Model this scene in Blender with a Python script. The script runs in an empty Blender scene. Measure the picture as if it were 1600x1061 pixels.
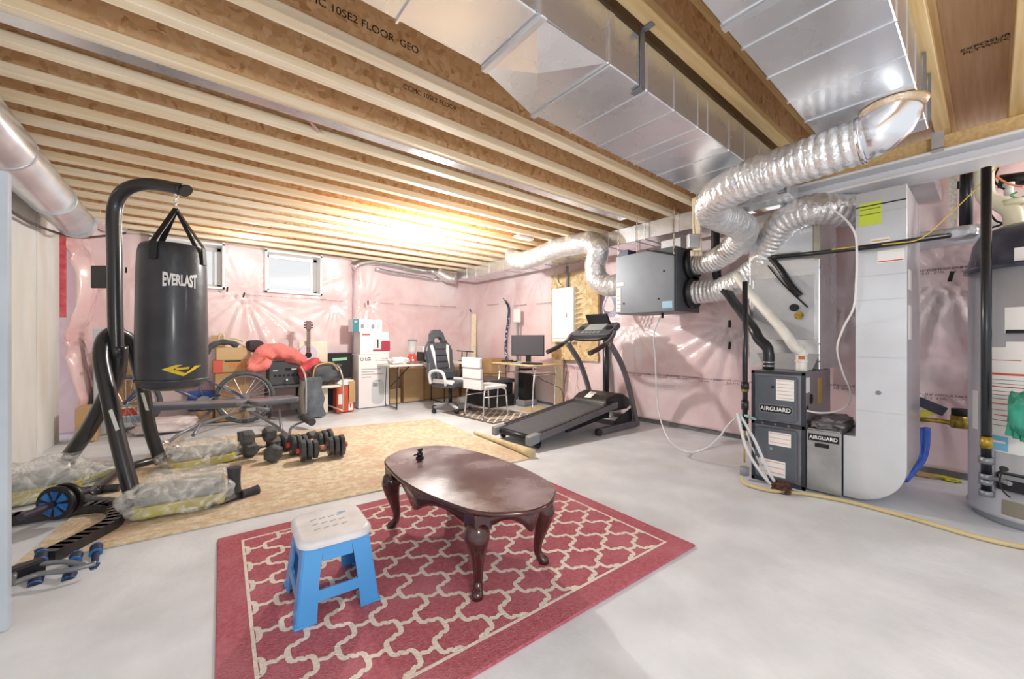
import bpy, bmesh, math, random
import numpy as np
from mathutils import Vector, Matrix
random.seed(7); rng = np.random.default_rng(3)
PI = math.pi
scene = bpy.context.scene
COL = scene.collection

# ------------------------------------------------------------------ camera, world, light, exposure
EYE = 1.1; FPX = 615.0; CXP = 800.0; CYP = 530.5; YAW = math.radians(39.4)
cam_data = bpy.data.cameras.new('camera'); cam = bpy.data.objects.new('camera', cam_data); COL.objects.link(cam)
cam_data.sensor_width = 36; cam_data.lens = 36 * FPX / 1600
cam.location = (0, 0, EYE); cam.rotation_euler = (PI / 2, 0, -YAW)
cam_data.clip_start = 0.05
scene.camera = cam
scene.view_settings.view_transform = 'Standard'; scene.view_settings.look = 'None'
scene.view_settings.gamma = 1; scene.view_settings.use_curve_mapping = False
scene.view_settings.exposure = 0.50
world = bpy.data.worlds.new('world'); scene.world = world; world.use_nodes = True
world.node_tree.nodes['Background'].inputs[0].default_value = (0.93, 0.96, 1.0, 1)
world.node_tree.nodes['Background'].inputs[1].default_value = 0.68
def lamp_or_fill(loc, power, size, color=(1, 0.975, 0.94)):
    l = bpy.data.lights.new('bulb_or_fill_light', 'POINT'); l.energy = power; l.shadow_soft_size = size; l.color = color
    o = bpy.data.objects.new('bulb_or_fill_light', l); o.location = loc; COL.objects.link(o); return o
BULB = (2.27, 4.2, 2.28)
lamp_or_fill((2.27, 4.2, 2.17), 120, 0.05)
lamp_or_fill((0.65, 6.0, 2.32), 9, 0.10)
lamp_or_fill((0.2, -0.9, 1.45), 75, 0.20)  # fill light added behind the camera to brighten joist undersides, not a bulb
lamp_or_fill((4.3, -0.9, 2.1), 14, 0.1)  # another added fill light, out of view past the right edge

# ------------------------------------------------------------------ measuring helpers (camera rays onto real planes)
FW = (math.sin(YAW), math.cos(YAW)); RT = (FW[1], -FW[0])
def ray(px, py):
    u = (px - CXP) / FPX; v = -(py - CYP) / FPX
    return (FW[0] + u * RT[0], FW[1] + u * RT[1], v)
def onz(px, py, z=0.0):
    r = ray(px, py); t = (z - EYE) / r[2]; return Vector((r[0] * t, r[1] * t, z))
def onx(px, py, X):
    r = ray(px, py); t = X / r[0]; return Vector((X, r[1] * t, EYE + r[2] * t))
def ony(px, py, Y):
    r = ray(px, py); t = Y / r[1]; return Vector((r[0] * t, Y, EYE + r[2] * t))
def pd(px, py, d):
    r = ray(px, py); return Vector((r[0] * d, r[1] * d, EYE + r[2] * d))

# ------------------------------------------------------------------ materials
def C(h):
    h = h.lstrip('#'); v = [int(h[i:i + 2], 16) / 255 for i in (0, 2, 4)]
    return tuple(x / 12.92 if x <= 0.04045 else ((x + 0.055) / 1.055) ** 2.4 for x in v) + (1,)
MATS = {}
def mat(name, c1, c2=None, scale=6.0, stretch=(1, 1, 1), rough=0.6, metal=0.0, bump=0.0, bscale=None, detail=4, coat=0.0, alpha=1.0, emit=0, trans=0.0, lo=0.35, hi=0.65, spec=0.5, c3=None, scale3=2.0, rvar=0.0):
    if name in MATS: return MATS[name]
    m = bpy.data.materials.new(name); m.use_nodes = True; nt = m.node_tree; N = nt.nodes; L = nt.links
    b = N['Principled BSDF']; MATS[name] = m
    b.inputs['Roughness'].default_value = rough; b.inputs['Metallic'].default_value = metal
    b.inputs['Coat Weight'].default_value = coat; b.inputs['Coat Roughness'].default_value = 0.15
    b.inputs['Alpha'].default_value = alpha; b.inputs['Transmission Weight'].default_value = trans
    b.inputs['Specular IOR Level'].default_value = spec
    col = C(c1); b.inputs['Base Color'].default_value = col
    if emit: b.inputs['Emission Color'].default_value = col; b.inputs['Emission Strength'].default_value = emit
    if c2 or bump or rvar:
        tc = N.new('ShaderNodeTexCoord'); mp = N.new('ShaderNodeMapping'); mp.inputs['Scale'].default_value = stretch
        L.new(tc.outputs['Object'], mp.inputs[0])
    if c2:
        n = N.new('ShaderNodeTexNoise'); n.inputs['Scale'].default_value = scale; n.inputs['Detail'].default_value = detail
        L.new(mp.outputs[0], n.inputs['Vector'])
        mr = N.new('ShaderNodeMapRange'); mr.inputs[1].default_value = lo; mr.inputs[2].default_value = hi
        L.new(n.outputs[0], mr.inputs[0])
        mx = N.new('ShaderNodeMix'); mx.data_type = 'RGBA'; mx.inputs[6].default_value = col; mx.inputs[7].default_value = C(c2)
        L.new(mr.outputs[0], mx.inputs[0]); out = mx.outputs[2]
        if c3:
            n3 = N.new('ShaderNodeTexNoise'); n3.inputs['Scale'].default_value = scale3; n3.inputs['Detail'].default_value = 3
            L.new(mp.outputs[0], n3.inputs['Vector'])
            r3 = N.new('ShaderNodeMapRange'); r3.inputs[1].default_value = 0.48; r3.inputs[2].default_value = 0.7; L.new(n3.outputs[0], r3.inputs[0])
            m3 = N.new('ShaderNodeMix'); m3.data_type = 'RGBA'; m3.inputs[7].default_value = C(c3)
            L.new(r3.outputs[0], m3.inputs[0]); L.new(out, m3.inputs[6]); out = m3.outputs[2]
        L.new(out, b.inputs['Base Color'])
        if rvar:
            rr = N.new('ShaderNodeMapRange'); rr.inputs[1].default_value = 0.3; rr.inputs[2].default_value = 0.7
            rr.inputs[3].default_value = max(0.05, rough - rvar); rr.inputs[4].default_value = rough + rvar
            L.new(n.outputs[0], rr.inputs[0]); L.new(rr.outputs[0], b.inputs['Roughness'])
    if bump:
        nb = N.new('ShaderNodeTexNoise'); nb.inputs['Scale'].default_value = bscale or scale * 3; nb.inputs['Detail'].default_value = 5
        L.new(mp.outputs[0], nb.inputs['Vector'])
        bp = N.new('ShaderNodeBump'); bp.inputs['Strength'].default_value = bump; bp.inputs['Distance'].default_value = 0.02
        L.new(nb.outputs[0], bp.inputs['Height']); L.new(bp.outputs[0], b.inputs['Normal'])
    return m
def osb_mat(name, cols, scale=22, rough=0.75):
    if name in MATS: return MATS[name]
    m = bpy.data.materials.new(name); m.use_nodes = True; nt = m.node_tree; N = nt.nodes; L = nt.links; MATS[name] = m
    b = N['Principled BSDF']; b.inputs['Roughness'].default_value = rough
    tc = N.new('ShaderNodeTexCoord'); nz = N.new('ShaderNodeTexNoise'); nz.inputs['Scale'].default_value = 9
    L.new(tc.outputs['Object'], nz.inputs['Vector'])
    ad = N.new('ShaderNodeMix'); ad.data_type = 'VECTOR'; ad.inputs[0].default_value = 0.12
    L.new(tc.outputs['Object'], ad.inputs[4]); L.new(nz.outputs[1], ad.inputs[5])
    v = N.new('ShaderNodeTexVoronoi'); v.inputs['Scale'].default_value = scale; v.inputs['Randomness'].default_value = 1
    L.new(ad.outputs[1], v.inputs['Vector'])
    sp = N.new('ShaderNodeSeparateColor'); L.new(v.outputs['Color'], sp.inputs[0])
    cr = N.new('ShaderNodeValToRGB'); e = cr.color_ramp.elements
    e[0].color = C(cols[0]); e[1].color = C(cols[-1])
    for i, c in enumerate(cols[1:-1]): x = e.new((i + 1) / (len(cols) - 1)); x.color = C(c)
    L.new(sp.outputs[0], cr.inputs[0]); L.new(cr.outputs[0], b.inputs['Base Color'])
    bp = N.new('ShaderNodeBump'); bp.inputs['Strength'].default_value = 0.3; bp.inputs['Distance'].default_value = 0.004
    L.new(sp.outputs[1], bp.inputs['Height']); L.new(bp.outputs[0], b.inputs['Normal'])
    return m
M_osb = osb_mat('osb', ['#d9b184', '#e0bc92', '#cfa577', '#e6c8a0', '#bc8f60'], scale=38)
M_osbp = osb_mat('osb_pale', ['#dcc294', '#cdb080', '#e6d3ac', '#bf9c66', '#d8bb88'])
M_lumber = mat('spruce_lumber', '#fdf3de', '#f3e0bc', 5, (0.35, 8, 8), 0.6, bump=0.08, c3='#f1ddb8', scale3=1.2)
M_lumber2 = mat('spruce_lumber_yellow', '#ecd09c', '#dcb87c', 5, (0.35, 8, 8), 0.6, bump=0.08)
M_ply = mat('plywood_under', '#e6c8a4', '#d9b48c', 4, (0.5, 10, 1), 0.65, bump=0.1)
M_galv = mat('galvanised_steel', '#f0f2f5', '#e3e6eb', 3, rough=0.27, metal=0.85, bump=0.03, bscale=2.5, rvar=0.07)
M_galvd = mat('galvanised_dull', '#d6d8dc', '#c2c5c9', 4, rough=0.42, metal=0.65, bump=0.03, bscale=4, rvar=0.07)
M_foil = mat('foil_jacket', '#f0f0f0', '#dcdcde', 14, rough=0.30, metal=0.65, bump=0.6, bscale=30)
M_beam = mat('painted_steel', '#f6f6f9', '#eeeef3', 3, (1, .3, 1), rough=0.4)
M_floor = mat('concrete_floor', '#e4e9f0', '#d3d8df', 3.2, rough=0.45, bump=0.12, bscale=26, c3='#cbcdd0', scale3=1.1, detail=8)
M_conc = mat('concrete_wall', '#eff2f0', '#d9dddb', 1.6, (1, 1, 0.45), rough=0.85, bump=0.3, bscale=18, c3='#dfdad0', scale3=3, detail=8)
M_black = mat('black_powder_coat', '#2a2a2f', rough=0.32, coat=0.4)
M_blackp = mat('black_plastic', '#1d1d20', rough=0.4)
M_foam = mat('dark_foam', '#47484d', '#3a3b40', 40, rough=0.85, bump=0.2, bscale=150)
M_vinyl = mat('black_vinyl', '#2a2d34', '#3a3e47', 3, rough=0.42, bump=0.25, bscale=9, coat=0.3)
M_white = mat('white_plastic', '#f2f2f2', rough=0.4)
M_card = mat('cardboard', '#c9a77c', '#bb966a', 3, rough=0.8, bump=0.05)
M_chrome = mat('chrome', '#e6e6ea', rough=0.18, metal=1.0)
M_greymet = mat('grey_metal', '#8b8f96', rough=0.4, metal=0.6)
M_fur = mat('furnace_grey', '#666d76', '#5e656e', 4, rough=0.42, metal=0.2)
M_furd = mat('furnace_trim', '#3c444c', rough=0.4, metal=0.2)
M_paper = mat('label_paper', '#f3f1ee', rough=0.6)
M_red = mat('label_red', '#d4574c', rough=0.6)
M_ink = mat('ink_black', '#1a1a1a', rough=0.7)
M_inkw = mat('ink_white', '#f4f4f4', rough=0.6)
M_pipe = mat('black_iron', '#23252a', rough=0.35, metal=0.3, coat=0.3)
M_brass = mat('brass_yellow', '#c9a83e', '#7a6a2c', 30, rough=0.4, metal=0.5)
M_pvc = mat('cream_pvc', '#e6dfc0', rough=0.4)
M_pvcw = mat('white_pvc', '#f1f0ea', '#e2dfd4', 8, rough=0.35)
M_cable = mat('white_cable', '#eceaea', rough=0.5)
M_grey = mat('grey_plastic', '#8e9196', rough=0.5)
M_poly = None

# ------------------------------------------------------------------ mesh collector
WM = {}
class MB:
    def __init__(s): s.v = []; s.f = []; s.mi = []; s.sm = []; s.cur = 0
    def add(s, vs, fs, smooth=False, mi=None):
        o = len(s.v); s.v += [Vector(v) for v in vs]; s.f += [tuple(i + o for i in f) for f in fs]
        s.mi += [s.cur if mi is None else mi] * len(fs); s.sm += [smooth] * len(fs); return s
    def box(s, x0, x1, y0, y1, z0, z1, M=None, mi=None):
        vs = [Vector((x, y, z)) for x in (x0, x1) for y in (y0, y1) for z in (z0, z1)]
        if M: vs = [M @ v for v in vs]
        return s.add(vs, [(0, 1, 3, 2), (4, 6, 7, 5), (0, 4, 5, 1), (2, 3, 7, 6), (0, 2, 6, 4), (1, 5, 7, 3)], mi=mi)
    def bar(s, a, b, w, h=None, up=(0, 0, 1), mi=None):           # rectangular bar between two points
        a = Vector(a); b = Vector(b); h = h or w; d = (b - a).normalized(); u = Vector(up)
        if abs(d.dot(u)) > 0.98: u = Vector((1, 0, 0))
        r = d.cross(u).normalized(); u = r.cross(d)
        vs = [p + r * (w / 2 * i) + u * (h / 2 * j) for p in (a, b) for i, j in ((-1, -1), (1, -1), (1, 1), (-1, 1))]
        return s.add(vs, [(3, 2, 1, 0), (4, 5, 6, 7), (0, 1, 5, 4), (1, 2, 6, 5), (2, 3, 7, 6), (3, 0, 4, 7)], mi=mi)
    def tube(s, pts, r, seg=12, smooth=4, caps=True, rf=None, mi=None, closed=False):
        P = [Vector(p) for p in pts]
        if smooth and len(P) > 2: P = spline(P, smooth, closed)
        n = len(P); T = []
        for i in range(n):
            if closed: t = P[(i + 1) % n] - P[i - 1]
            else: t = P[min(i + 1, n - 1)] - P[max(i - 1, 0)]
            T.append(t.normalized())
        up = Vector((0, 0, 1)) if abs(T[0].z) < 0.95 else Vector((1, 0, 0))
        nrm = (up - T[0] * up.dot(T[0])).normalized(); vs = []
        s_len = 0
        for i in range(n):
            nrm = (nrm - T[i] * nrm.dot(T[i])).normalized(); bn = T[i].cross(nrm)
            if i: s_len += (P[i] - P[i - 1]).length
            rr = r(i / (n - 1)) if callable(r) else r
            for k in range(seg):
                a = 2 * PI * k / seg; q = rr * (rf(s_len, a) if rf else 1)
                vs.append(P[i] + (nrm * math.cos(a) + bn * math.sin(a)) * q)
        fs = []
        for i in range(n if closed else n - 1):
            j = (i + 1) % n
            for k in range(seg):
                k2 = (k + 1) % seg; fs.append((i * seg + k, i * seg + k2, j * seg + k2, j * seg + k))
        s.add(vs, fs, seg > 6, mi)
        if caps and not closed:
            o = len(s.v) - len(vs)
            s.f.append(tuple(o + k for k in range(seg))[::-1]); s.f.append(tuple(o + (n - 1) * seg + k for k in range(seg)))
            s.mi += [s.cur if mi is None else mi] * 2; s.sm += [False] * 2
        return s
    def cyl(s, a, b, r, r2=None, seg=16, mi=None):
        r2 = r if r2 is None else r2
        return s.tube([a, b], lambda t: r + (r2 - r) * t, seg, 0, mi=mi)
    def lathe(s, prof, c=(0, 0, 0), seg=24, M=None, mi=None, smooth=True, sx=1, sy=1):
        c = Vector(c); vs = []
        for r, z in prof:
            for k in range(seg):
                a = 2 * PI * k / seg; v = Vector((r * math.cos(a) * sx, r * math.sin(a) * sy, z)); v = (M @ v) if M else v; vs.append(c + v)
        n = len(prof); fs = []
        for i in range(n - 1):
            for k in range(seg):
                k2 = (k + 1) % seg; fs.append((i * seg + k, i * seg + k2, (i + 1) * seg + k2, (i + 1) * seg + k))
        s.add(vs, fs, smooth, mi); o = len(s.v) - len(vs)
        if prof[0][0] > 1e-4: s.f.append(tuple(o + k for k in range(seg))[::-1]); s.mi.append(s.cur if mi is None else mi); s.sm.append(False)
        if prof[-1][0] > 1e-4: s.f.append(tuple(o + (n - 1) * seg + k for k in range(seg))); s.mi.append(s.cur if mi is None else mi); s.sm.append(False)
        return s
    def prism(s, poly, t, M=None, mi=None, smooth=False):           # polygon in XY extruded z 0..t
        n = len(poly); vs = [Vector((x, y, 0)) for x, y in poly] + [Vector((x, y, t)) for x, y in poly]
        if M: vs = [M @ v for v in vs]
        s.add(vs, [tuple(range(n))[::-1], tuple(range(n, 2 * n))], False, mi)
        o = len(s.v) - 2 * n
        for i in range(n): j = (i + 1) % n; s.f.append((o + i, o + j, o + n + j, o + n + i)); s.mi.append(s.cur if mi is None else mi); s.sm.append(smooth)
        return s
    def blob(s, c, size, n=16, noise=0.15, seed=0, M=None, flat=False, freq=2.0, mi=None):   # lumpy rounded shape
        bm = bmesh.new(); bmesh.ops.create_icosphere(bm, subdivisions=4 if n > 12 else 3, radius=1)
        from mathutils import noise as nz
        vs = []
        for v in bm.verts:
            p = v.co.copy(); q = Vector([math.copysign(abs(x) ** 0.7, x) for x in p])
            k = 1 + noise * nz.noise(p * freq + Vector((seed * 7.3, seed, 0))) + noise * 0.6 * abs(nz.noise(p * freq * 3 + Vector((seed, 0, seed))))
            w = Vector((q.x * size[0] * k, q.y * size[1] * k, q.z * size[2] * k))
            if flat and w.z < -size[2] * 0.7: w.z = -size[2] * 0.7
            w = (M @ w) if M else w; vs.append(Vector(c) + w)
        fs = [tuple(v.index for v in f.verts) for f in bm.faces]; bm.free()
        return s.add(vs, fs, True, mi)
    def build(s, name, mats, parent=None, world=True, bevel=0, bseg=2, sub=0, kind=None, label=None, solid=0, at=None):
        me = bpy.data.meshes.new(name)
        vs = s.v
        W = WM.get(parent, Matrix()) if parent else Matrix()
        if at is not None: W = Matrix.Translation(Vector(at))
        if world and (parent or at is not None): Wi = W.inverted(); vs = [Wi @ v for v in vs]
        me.from_pydata([tuple(v) for v in vs], [], s.f)
        for m in (mats if isinstance(mats, (list, tuple)) else [mats]): me.materials.append(m)
        me.polygons.foreach_set('material_index', s.mi); me.polygons.foreach_set('use_smooth', s.sm)
        me.update(); o = bpy.data.objects.new(name, me); COL.objects.link(o)
        bm = bmesh.new(); bm.from_mesh(me); bmesh.ops.recalc_face_normals(bm, faces=bm.faces); bm.to_mesh(me); bm.free()
        if parent: o.parent = parent
        if at is not None: o.location = at
        WM[o] = W
        if bevel:
            b = o.modifiers.new('bevel', 'BEVEL'); b.width = bevel; b.segments = bseg; b.limit_method = 'ANGLE'; b.angle_limit = 0.6; b.harden_normals = False
        if sub: b = o.modifiers.new('sub', 'SUBSURF'); b.levels = sub; b.render_levels = sub
        if solid: b = o.modifiers.new('solid', 'SOLIDIFY'); b.thickness = solid; b.offset = 0
        if kind: o['kind'] = kind
        if label: o['label'] = label
        return o
def spline(P, k, closed=False):
    n = len(P); out = []
    for i in range(n if closed else n - 1):
        if closed: p0, p1, p2, p3 = P[i - 1], P[i], P[(i + 1) % n], P[(i + 2) % n]
        else: p0, p1, p2, p3 = P[max(i - 1, 0)], P[i], P[i + 1], P[min(i + 2, n - 1)]
        for j in range(k):
            t = j / k
            out.append(0.5 * ((2 * p1) + (p2 - p0) * t + (2 * p0 - 5 * p1 + 4 * p2 - p3) * t * t + (3 * p1 - p0 - 3 * p2 + p3) * t ** 3))
    if not closed: out.append(P[-1])
    return out
def thing(name, label, cat, loc=(0, 0, 0), rz=0, group=None):
    o = bpy.data.objects.new(name, None); COL.objects.link(o); o.location = loc; o.rotation_euler = (0, 0, rz)
    o.empty_display_size = 0.1
    o['label'] = label; o['category'] = cat
    if group: o['group'] = group
    WM[o] = Matrix.Translation(Vector(loc)) @ Matrix.Rotation(rz, 4, 'Z'); return o
def tag(o, label, cat, group=None):
    o['label'] = label; o['category'] = cat
    if group: o['group'] = group
    return o
def struct(o): o['kind'] = 'structure'; return o
def frame(o, x, y):
    x = Vector(x).normalized(); y = Vector(y); y = (y - x * y.dot(x)).normalized(); z = x.cross(y)
    M = Matrix((x, y, z)).transposed().to_4x4(); M.translation = Vector(o); return M
def text(body, size, M, m, parent, name='lettering', ext=0.0006, sx=1.0, align='CENTER', world=True, shear=0.0, warp=None, bold=0.0):
    c = bpy.data.curves.new(name, 'FONT'); c.body = body; c.size = size; c.extrude = ext; c.align_x = align; c.align_y = 'CENTER'; c.shear = shear; c.offset = bold
    t = bpy.data.objects.new(name, c); COL.objects.link(t)
    dg = bpy.context.evaluated_depsgraph_get(); me = bpy.data.meshes.new_from_object(t.evaluated_get(dg))
    bpy.data.objects.remove(t); bpy.data.curves.remove(c)
    W = WM.get(parent, Matrix()); Wi = W.inverted() if world else Matrix()
    for v in me.vertices:
        p = Vector((v.co.x * sx, v.co.y, v.co.z))
        if warp: p = warp(p); v.co = (Wi @ p) if world else p
        else: v.co = Wi @ (M @ p)
    me.materials.clear(); me.materials.append(m)
    o = bpy.data.objects.new(name, me); COL.objects.link(o); o.parent = parent; WM[o] = W; return o
def copy_tree(o, parent=None, loc=None, rz=None, label=None):
    c = o.copy(); COL.objects.link(c)
    if parent: c.parent = parent
    if loc is not None: c.location = loc
    if rz is not None: c.rotation_euler = (0, 0, rz)
    if label: c['label'] = label
    for ch in list(o.children): copy_tree(ch, c)
    return c
def T(x, y, z): return Matrix.Translation((x, y, z))
def RX(a): return Matrix.Rotation(a, 4, 'X')
def RY(a): return Matrix.Rotation(a, 4, 'Y')
def RZ(a): return Matrix.Rotation(a, 4, 'Z')
def rrect(w, h, r, n=5):
    out = []
    for cx, cy, a0 in ((w / 2 - r, h / 2 - r, 0), (-w / 2 + r, h / 2 - r, 90), (-w / 2 + r, -h / 2 + r, 180), (w / 2 - r, -h / 2 + r, 270)):
        for i in range(n + 1):
            a = math.radians(a0 + 90 * i / n); out.append((cx + r * math.cos(a), cy + r * math.sin(a)))
    return out
# ------------------------------------------------------------------ the setting
XR = 4.72; XL = -1.085; YB = 6.98; H = 2.43; K = 1.33
def pinkmat(name, c1, c2, c3):
    m = mat(name, c1, c2, 2.4, rough=0.42, coat=0.45, bump=0.3, bscale=7, c3=c3, scale3=1.1, detail=8, lo=0.3, hi=0.7); return m
M_pink = pinkmat('insulation_under_poly', '#f3dfe1', '#e8c8cb', '#f5eaec')
f = MB(); n = 60
f.box(-3.5, 5.2, -3.2, 7.4, -0.12, 0)
struct(f.build('floor', M_floor))
c = MB(); c.box(-1.4, 5.1, -1.6, 7.3, H + 0.30, H + 0.33)
ceil = struct(c.build('ceiling', M_ply))

# floor joists: lower and upper flange with a strand-board web
FAR = [1.433, 1.668, 1.92, 2.144, 2.382, 2.622, 2.85, 3.1, 3.33, 3.56, 3.81, 4.07, 4.36, 4.66, 4.95, 5.22]
joist_y = [k * K for k in FAR] + [1.57, 1.245, 0.935, 0.585, 0.232, -0.065, -0.42]
for i, y in enumerate(joist_y):
    x0 = -1.35; x1 = 4.74
    fl = MB(); fl.box(x0, x1, y - 0.066, y, H, H + 0.050); fl.box(x0, x1, y - 0.066, y, H + 0.262, H + 0.30)
    j = fl.build('joist', M_lumber if i < 18 else M_lumber2, ceil, bevel=0.003, bseg=1)
    w = MB(); w.box(x0, x1, y - 0.038, y - 0.028, H + 0.050, H + 0.262); w.build('web', M_osb, j)
def joist_print(body, x, yf, size, flip=True):
    M = frame((x, yf - 0.0385, H + 0.15), (1, 0, 0), (0, 0, 1))
    text(body, size, M, M_ink, ceil, 'stamp', ext=0.0004)
joist_print('CCMC 10SE2 FLOOR  GEO', 0.62, 1.433 * K, 0.05)
joist_print('CCMC 10SE2 FLOOR', 1.15, 1.668 * K, 0.04)
t = MB(); t.box(3.25, 3.5, -0.01, 0.12, H + 0.2985, H + 0.2995)
M = frame(onz(1550, 66, H + 0.298), (0.05, -1, 0), (-1, 0, 0))
text('EXPOSURE 1\nPLYWOOD', 0.042, M, M_ink, ceil, 'stamp', ext=0.0004)

# left foundation wall: concrete, with form-panel joints cut as grooves
wl = MB(); ys = [1.6, 3.9, 4.48, 5.15, 5.62, 6.43]
for i in range(len(ys) - 1):
    wl.box(XL - 0.25, XL - 0.006 * (i % 2), ys[i] + 0.005, ys[i + 1] - 0.005, 0, 2.36)
wl.box(XL - 0.25, XL - 0.014, 1.6, 6.43, 0, 2.358)
struct(wl.build('wall_left', M_conc, bevel=0.004, bseg=1))
gr = MB(); gr.box(XL - 0.25, XL, 1.6, 6.43, 2.362, 2.40)
struct(gr.build('trim_1', mat('sill_gasket', '#b9a9a6', rough=0.8)))
base = MB(); base.box(4.70, 4.90, -2.2, YB + .2, 0, 0.075); struct(base.build('baseboard_right', mat('dark_concrete', '#8f8b88', '#6f6b69', 8, rough=0.9)))
# near pale upright at the far left edge of the view
p0 = onz(13, 985)
sl = MB(); sl.box(p0.x - 0.30, p0.x, p0.y - 0.002, p0.y + 0.04, 0, 1.735)
sb = tag(sl.build('panel', mat('pale_blue_grey', '#c3ced6', '#b4c0ca', 3, rough=0.5), bevel=0.004), 'pale blue-grey board standing upright at the left edge beside the concrete wall', 'board')
sb.name = 'upright_board'

def wrinkled(u0, u1, z0, z1, pins, res, fn, bulge=0.03, seed=0, holes=(), extra=None):
    nu = int((u1 - u0) / res) + 1; nz_ = int((z1 - z0) / res) + 1
    U, Z = np.meshgrid(np.linspace(u0, u1, nu), np.linspace(z0, z1, nz_), indexing='ij')
    r = np.random.default_rng(seed); Hh = np.zeros_like(U)
    for k in range(10):
        fx, fz, ph = r.uniform(0.8, 5), r.uniform(0.8, 4), r.uniform(0, 6.28, 2)
        Hh += bulge / 4 * np.sin(fx * U + ph[0] + 0.6 * np.sin(fz * Z)) * np.sin(fz * Z + ph[1])
    for k in range(26):                                                 # short soft creases
        cu, cz, a, L = r.uniform(u0, u1), r.uniform(z0, z1), r.uniform(0, PI), r.uniform(0.15, 0.5)
        du, dz = U - cu, Z - cz; s = du * math.cos(a) + dz * math.sin(a); w = -du * math.sin(a) + dz * math.cos(a)
        Hh += 0.010 * np.exp(-(s / L) ** 2) * np.exp(-(w / 0.03) ** 2)
    for (pu, pz, amp, L, nf) in pins:                                   # folds radiating from staples
        du, dz = U - pu, Z - pz; R = np.sqrt(du ** 2 + dz ** 2) + 1e-6; th = np.arctan2(dz, du)
        ph = r.uniform(0, 6.28); wave = np.sin(nf * th + ph + 1.3 * np.sin(2 * th + ph)) + 0.5 * np.sin((nf * 1.7) * th + 2 * ph)
        ang = 0.35 + 0.65 * np.clip(-np.sin(th), 0, 1)
        Hh += amp * wave * ang * np.minimum(R / 0.12, 1) * np.exp(-R / L); Hh -= 0.035 * np.exp(-(R / 0.16) ** 2)
    if extra is not None: Hh += extra(U, Z)
    vs = [fn(U[i, j], Z[i, j], Hh[i, j]) for i in range(nu) for j in range(nz_)]; fs = []
    for i in range(nu - 1):
        for j in range(nz_ - 1):
            uc, zc = (U[i, j] + U[i + 1, j]) / 2, (Z[i, j] + Z[i, j + 1]) / 2
            if any(a < uc < b and c_ < zc < d for a, b, c_, d in holes): continue
            fs.append((i * nz_ + j, i * nz_ + j + 1, (i + 1) * nz_ + j + 1, (i + 1) * nz_ + j))
    return MB().add(vs, fs, True)
# windows in the back wall
WIN = [(0.90, 1.62, 1.83, 2.40), (-0.36, 0.36, 1.83, 2.40)]
def P_b(px, py): v = ony(px, py, YB - 0.1); return v.x, v.z
def P_r(px, py): v = onx(px, py, XR - 0.1); return v.y, v.z
xs, _ = P_b(553, 450)
pb = [(*P_b(381, 460), .030, .75, 17), (*P_b(440, 486), .012, .4, 11), (*P_b(200, 435), .02, .6, 13), (*P_b(520, 478), .014, .4, 12)]
bl = wrinkled(XL - 0.1, xs - 0.005, 0.0, 2.44, pb, 0.03, lambda u, z, h: (u, YB - 0.14 - h, z), 0.05, 5, holes=WIN, extra=lambda U, Z: -0.10 * np.exp(-((U - xs) / 0.05) ** 2))
wb = struct(bl.build('wall_back', M_pink, solid=0.012))
pb2 = [(*P_b(575, 472), .028, .7, 16), (*P_b(735, 480), .016, .5, 11), (*P_b(650, 500), .008, .4, 9)]
b2 = wrinkled(xs + 0.005, XR + 0.1, 0.0, 2.44, pb2, 0.03, lambda u, z, h: (u, YB - 0.10 - h, z), 0.04, 9, extra=lambda U, Z: -0.08 * np.exp(-((U - xs) / 0.05) ** 2))
b2.build('insulation_blanket', M_pink, wb, solid=0.012)
pr_ = [(*P_r(1142, 505), .034, .8, 19), (*P_r(1485, 430), .034, .8, 17), (*P_r(985, 505), .028, .6, 17), (*P_r(1320, 470), .02, .5, 13), (*P_r(838, 430), .015, .4, 12), (*P_r(1465, 610), .016, .5, 13), (*P_r(800, 450), .012, .4, 11), (*P_r(1530, 560), .016, .4, 11)]
b3 = wrinkled(-2.2, YB + 0.05, 0.06, 2.44, pr_, 0.03, lambda u, z, h: (XR - 0.06 - h, u, z), 0.045, 3)
wr = struct(b3.build('wall_right', M_pink, solid=0.012))
# insulation past the end of the left concrete wall, ballooning out
bl = wrinkled(6.435, YB + .1, 0.0, 2.3, [(6.55, 1.15, .03, .4, 14), (6.6, 2.2, .03, .5, 13)], 0.025, lambda u, z, h: (XL + 0.06 + h + 0.12 * math.sin(min(1, (u - 6.43) / 0.16) * PI / 2) + 0.05 * math.sin(z * 4.2 + 0.6), u, z), 0.06, 21)
struct(bl.build('wall_left_insulated', mat('insulation_pale_poly', '#f0d6d6', '#e6b8ba', 2, rough=0.3, coat=0.9, bump=0.3, bscale=8), solid=0.012))
rs = MB(); rs.box(XL + 0.0, XL + 0.045, 6.43, 6.46, 1.34, 2.34)
struct(rs.build('trim_2', mat('red_tape', '#c9414e', '#e0717a', 12, rough=0.5)))
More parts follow.
